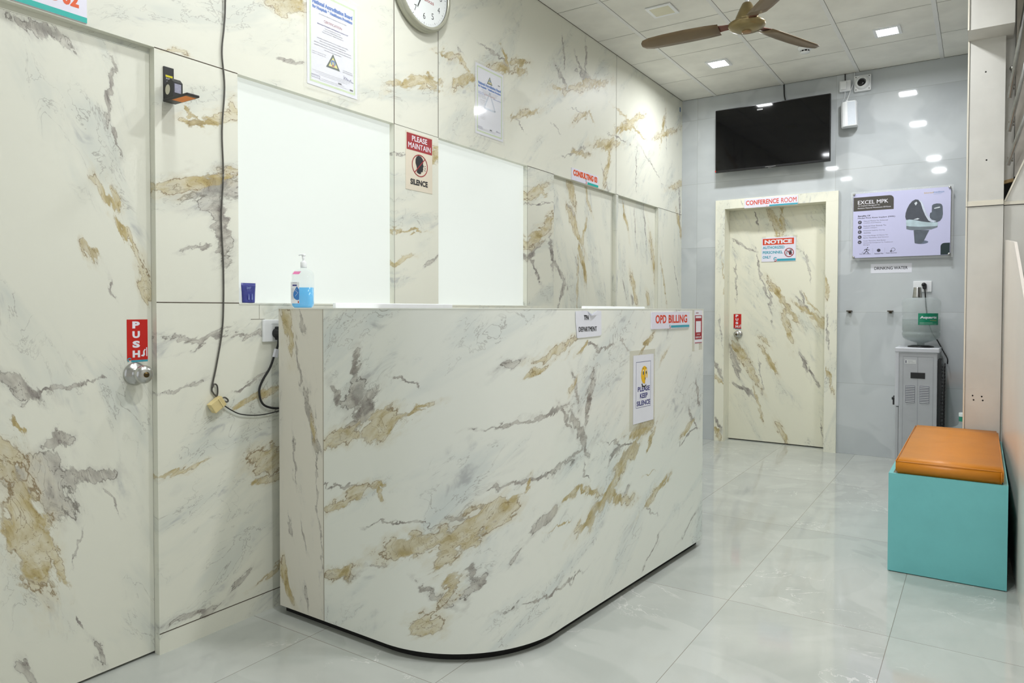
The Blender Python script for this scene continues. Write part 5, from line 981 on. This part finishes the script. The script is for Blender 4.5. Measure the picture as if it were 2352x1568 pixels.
bm = nb(); lathe(bm, (2.300, 5.98, 0.0), (0, 0, 1), [(0.0275, 0.425), (0.0275, 0.458), (0.0270, 0.459)], 24); obj('green_collar', bm, pmat('collar_green', (24, 128, 104), 0.4), b2)
bm = nb(); lathe(bm, (2.300, 5.98, 0.0), (0, 0, 1), [(0.0285, 0.459), (0.0285, 0.482), (0.026, 0.486), (0, 0.486)], 24); obj('bottle_cap', bm, pmat('frosted_cap', (216, 224, 224), 0.3), b2)
cu = thing('steel_tumbler', 'upturned steel tumbler on top of the water bottle', 'cup', (1.982, 6.33, 1.3135))
bm = nb(); lathe(bm, (1.982, 6.33, 1.3135), (0, 0, 1), [(0.033, 0.0), (0.034, 0.002), (0.0335, 0.006), (0.027, 0.078), (0.0265, 0.080), (0.024, 0.081), (0.0235, 0.079), (0, 0.079)], 36); obj('tumbler_body', bm, M_steel, cu)
# ------------------------------------------------------------------ bench
bn = thing('bench_box', 'turquoise box bench with an orange cushion against the right wall', 'bench', (2.275, 4.33, 0.0))
M_tq = pmat('turquoise_laminate', (112, 188, 190), 0.42, var=0.03, scale=5)
bm = nb(); BX0, BX1, BY0, BY1 = 2.045, 2.503, 3.712, 4.955
t = 0.018
box(bm, BX0, BX1, BY0, BY0 + t, 0.004, 0.460); box(bm, BX0, BX1, BY1 - t, BY1, 0.004, 0.460); box(bm, BX0, BX0 + t, BY0 + t, BY1 - t, 0.004, 0.460); box(bm, BX1 - t, BX1, BY0 + t, BY1 - t, 0.004, 0.460)
box(bm, BX0 + t, BX1 - t, BY0 + t, BY1 - t, 0.40, 0.458, 1); obj('box_body', bm, [M_tq, pmat('inner_board', (120, 116, 96), 0.7)], bn)
bm = nb(); box(bm, BX0 + 0.006, BX1 - 0.006, BY0 + 0.003, BY1 - 0.003, 0.0, 0.004); obj('worn_base', bm, pmat('worn_edge', (52, 84, 78), 0.8, var=0.4, scale=40), bn)
M_or = pmat('orange_leatherette', (204, 128, 30), 0.42, var=0.03, scale=8, bump=0.25)
bm = nb(); t2b = nb(); box(t2b, 2.072, 2.487, 3.718, 4.935, 0.461, 0.521); bmesh.ops.subdivide_edges(t2b, edges=[e for e in t2b.edges if abs(e.verts[0].co.y - e.verts[1].co.y) > .5], cuts=10)
for v in t2b.verts:
    if v.co.z > 0.5: v.co.z += 0.003 * math.sin(v.co.y * 9)
bmesh.ops.bevel(t2b, geom=[e for e in t2b.edges if e.calc_face_angle(0) > 0.8], offset=0.009, segments=3, affect='EDGES'); merge(bm, t2b)
for f in bm.faces: f.smooth = True
cu2 = obj('cushion', bm, M_or, bn)
bm = nb(); tube(bm, [(2.076, 3.7185, 0.517), (2.28, 3.716, 0.5185), (2.482, 3.7185, 0.517)], 0.0022, 6); tube(bm, [(2.0735, 3.722, 0.517), (2.0735, 4.93, 0.517)], 0.0022, 6, curve=False); tube(bm, [(2.478, 3.7165, 0.466), (2.478, 3.7165, 0.514)], 0.0018, 6, curve=False); obj('piping', bm, M_or, cu2)
# ------------------------------------------------------------------ ceiling fan at rest
fn = thing('ceiling_fan', 'bronze three-blade ceiling fan hanging from the ceiling', 'fan', (1.28, 4.06, 2.78))
M_brz = pmat('bronze_enamel', (138, 122, 84), 0.32, 0.55, var=0.06, scale=20)
M_bld = pmat('bronze_blade', (118, 100, 76), 0.38, 0.35, var=0.06, scale=8)
fo = (1.28, 4.06, 0)
bm = nb(); lathe(bm, (1.28, 4.06, 2.772), (0, 0, 1), [(0, 0.0), (0.026, 0.001), (0.030, 0.004), (0.034, 0.004), (0.060, 0.010), (0.084, 0.018), (0.098, 0.030), (0.101, 0.038), (0.101, 0.044), (0.094, 0.050), (0.060, 0.056), (0.0, 0.058)], 48); mt = obj('motor_housing', bm, M_brz, fn)
bm = nb(); lathe(bm, (1.28, 4.06, 2.7705), (0, 0, 1), [(0.026, 0.004), (0.026, -0.001), (0.022, -0.003), (0, -0.004)], 32); obj('hub_cap', bm, pmat('bronze_cap', (150, 118, 84), 0.3, 0.5), mt)
bm = nb(); lathe(bm, (1.28, 4.06, 2.828), (0, 0, 1), [(0.062, 0), (0.066, 0.006), (0.062, 0.022), (0.050, 0.050), (0.036, 0.080), (0.026, 0.100), (0.022, 0.105), (0, 0.105)], 40); obj('canopy', bm, M_brz, fn)
bm = nb(); lathe(bm, (1.28, 4.06, 2.93), (0, 0, 1), [(0.010, 0), (0.010, 0.24)], 16); lathe(bm, (1.28, 4.06, 3.12), (0, 0, 1), [(0.02, 0), (0.05, 0.03), (0.055, 0.0795), (0, 0.0795)], 24); obj('down_rod', bm, M_white, fn)
for k in range(3):
    a = R(184 + 120 * k); u = Vector((math.cos(a), math.sin(a), 0)); v = Vector((-math.sin(a), math.cos(a), 0)); c = Vector((1.28, 4.06, 2.812))
    bm = nb(); st_ = [(0.15, 0.055, 0), (0.22, 0.062, 0), (0.34, 0.066, 0), (0.46, 0.064, 0), (0.55, 0.058, 0), (0.59, 0.044, 0), (0.605, 0.02, 0)]
    rows = []
    for (r_, hw, _) in st_:
        row = []
        for s_ in (-1, -0.5, 0, 0.5, 1):
            for tz in (0.0,): row.append(c + u * r_ + v * (s_ * hw + 0.012 * math.sin((r_ - .15) * 5)) + Vector((0, 0, 0.20 * s_ * hw - 0.006 * (1 - s_ * s_) - 0.02 * (r_ - 0.15))))
        rows.append(row)
    for dz in (0, 0.0018):
        VV = [[bm.verts.new(p + Vector((0, 0, dz))) for p in row] for row in rows]
        for p, q in zip(VV, VV[1:]):
            for i in range(4): f = bm.faces.new([p[i], p[i + 1], q[i + 1], q[i]]); f.smooth = True
    bmesh.ops.bridge_loops(bm, edges=[e for e in bm.edges if e.is_boundary])
    bl = obj('blade', bm, M_bld, fn)
    bm = nb(); P0 = c + u * 0.080; pts = [(0.075, 0.022), (0.13, 0.026), (0.19, 0.040), (0.20, 0.038)]
    A = [bm.verts.new(c + u * r_ + v * w_ + Vector((0, 0, 0.004 + 0.2 * w_))) for r_, w_ in pts] + [bm.verts.new(c + u * r_ - v * w_ + Vector((0, 0, 0.004 - 0.2 * w_))) for r_, w_ in pts[::-1]]
    f = bm.faces.new(A); g = bmesh.ops.extrude_face_region(bm, geom=[f]); bmesh.ops.translate(bm, verts=[e for e in g['geom'] if isinstance(e, bmesh.types.BMVert)], vec=(0, 0, 0.003)); obj('blade_iron', bm, pmat('maroon_bronze', (120, 74, 62), 0.35, 0.4), bl)
# ------------------------------------------------------------------ smoke detector
sd = thing('smoke_detector', 'round white smoke detector on the ceiling', 'smoke detector', (1.262, 5.715, 3.2))
bm = nb(); lathe(bm, (1.262, 5.715, 3.1972), (0, 0, -1), [(0.054, 0.0), (0.052, 0.010), (0.046, 0.018), (0.036, 0.022), (0.034, 0.024)], 40); obj('base_ring', bm, M_white, sd)
bm = nb(); lathe(bm, (1.262, 5.715, 3.1972), (0, 0, -1), [(0.028, 0.020), (0.028, 0.036)], 32); obj('dark_slots', bm, M_dark, sd)
bm = nb(); lathe(bm, (1.262, 5.715, 3.1972), (0, 0, -1), [(0.034, 0.035), (0.032, 0.040), (0.018, 0.043), (0, 0.044)], 32)
for k in range(8):
    t = 2 * PI * k / 8; lathe(bm, (1.262 + 0.031 * math.cos(t), 5.715 + 0.031 * math.sin(t), 3.1752), (0, 0, -1), [(0.003, 0), (0.003, 0.015)], 6)
obj('cap', bm, M_white, sd)
# ------------------------------------------------------------------ ceiling lights
M_diff = pmat('lit_diffuser', (250, 250, 255), 0.4, var=0, emit=((238, 244, 255), DIFF))
M_diff.cycles.emission_sampling = 'NONE'
M_off = pmat('unlit_diffuser', (216, 212, 186), 0.35, var=0.02)
names = {(0): 'lit square ceiling light nearest the television', (1): 'lit square ceiling light nearest the round device', (2): 'unlit square ceiling light over the counter', (3): 'lit square ceiling light right of the fan, out of view',
         (4): 'lit square ceiling light over the wide window', (5): 'lit square ceiling light above the aisle', (6): 'lit square ceiling light over the near door', (7): 'lit square ceiling light above the camera side', 8: 'added unseen fill light over the stair'}
for i, (x, y, on) in enumerate(LIGHT_SPOTS):
    rt = thing('ceiling_light', names[i], 'ceiling light', (x, y, 3.2), 'square ceiling lights')
    h = 0.086; bm = nb()
    for (a, b, c, d) in ((-h, h, -h, -h + .02), (-h, h, h - .02, h), (-h, -h + .02, -h + .02, h - .02), (h - .02, h, -h + .02, h - .02)): box(bm, x + a, x + b, y + c, y + d, 3.190, 3.1972)
    obj('frame', bm, M_white, rt)
    e = h - 0.0195; bm = nb(); box(bm, x - e, x + e, y - e, y + e, 3.1905, 3.1968); obj('diffuser', bm, M_diff if on else M_off, rt)
    if on:
        ld = bpy.data.lights.new('ceiling_lamp', 'AREA'); ld.shape = 'SQUARE'; ld.size = 0.13; ld.energy = LAMP * on; ld.color = (0.965, 0.985, 1.0); ld.spread = R(170)
        lo_ = bpy.data.objects.new('ceiling_lamp', ld); COL.objects.link(lo_); lo_.parent = rt; lo_.location = (0, 0, -0.0115)
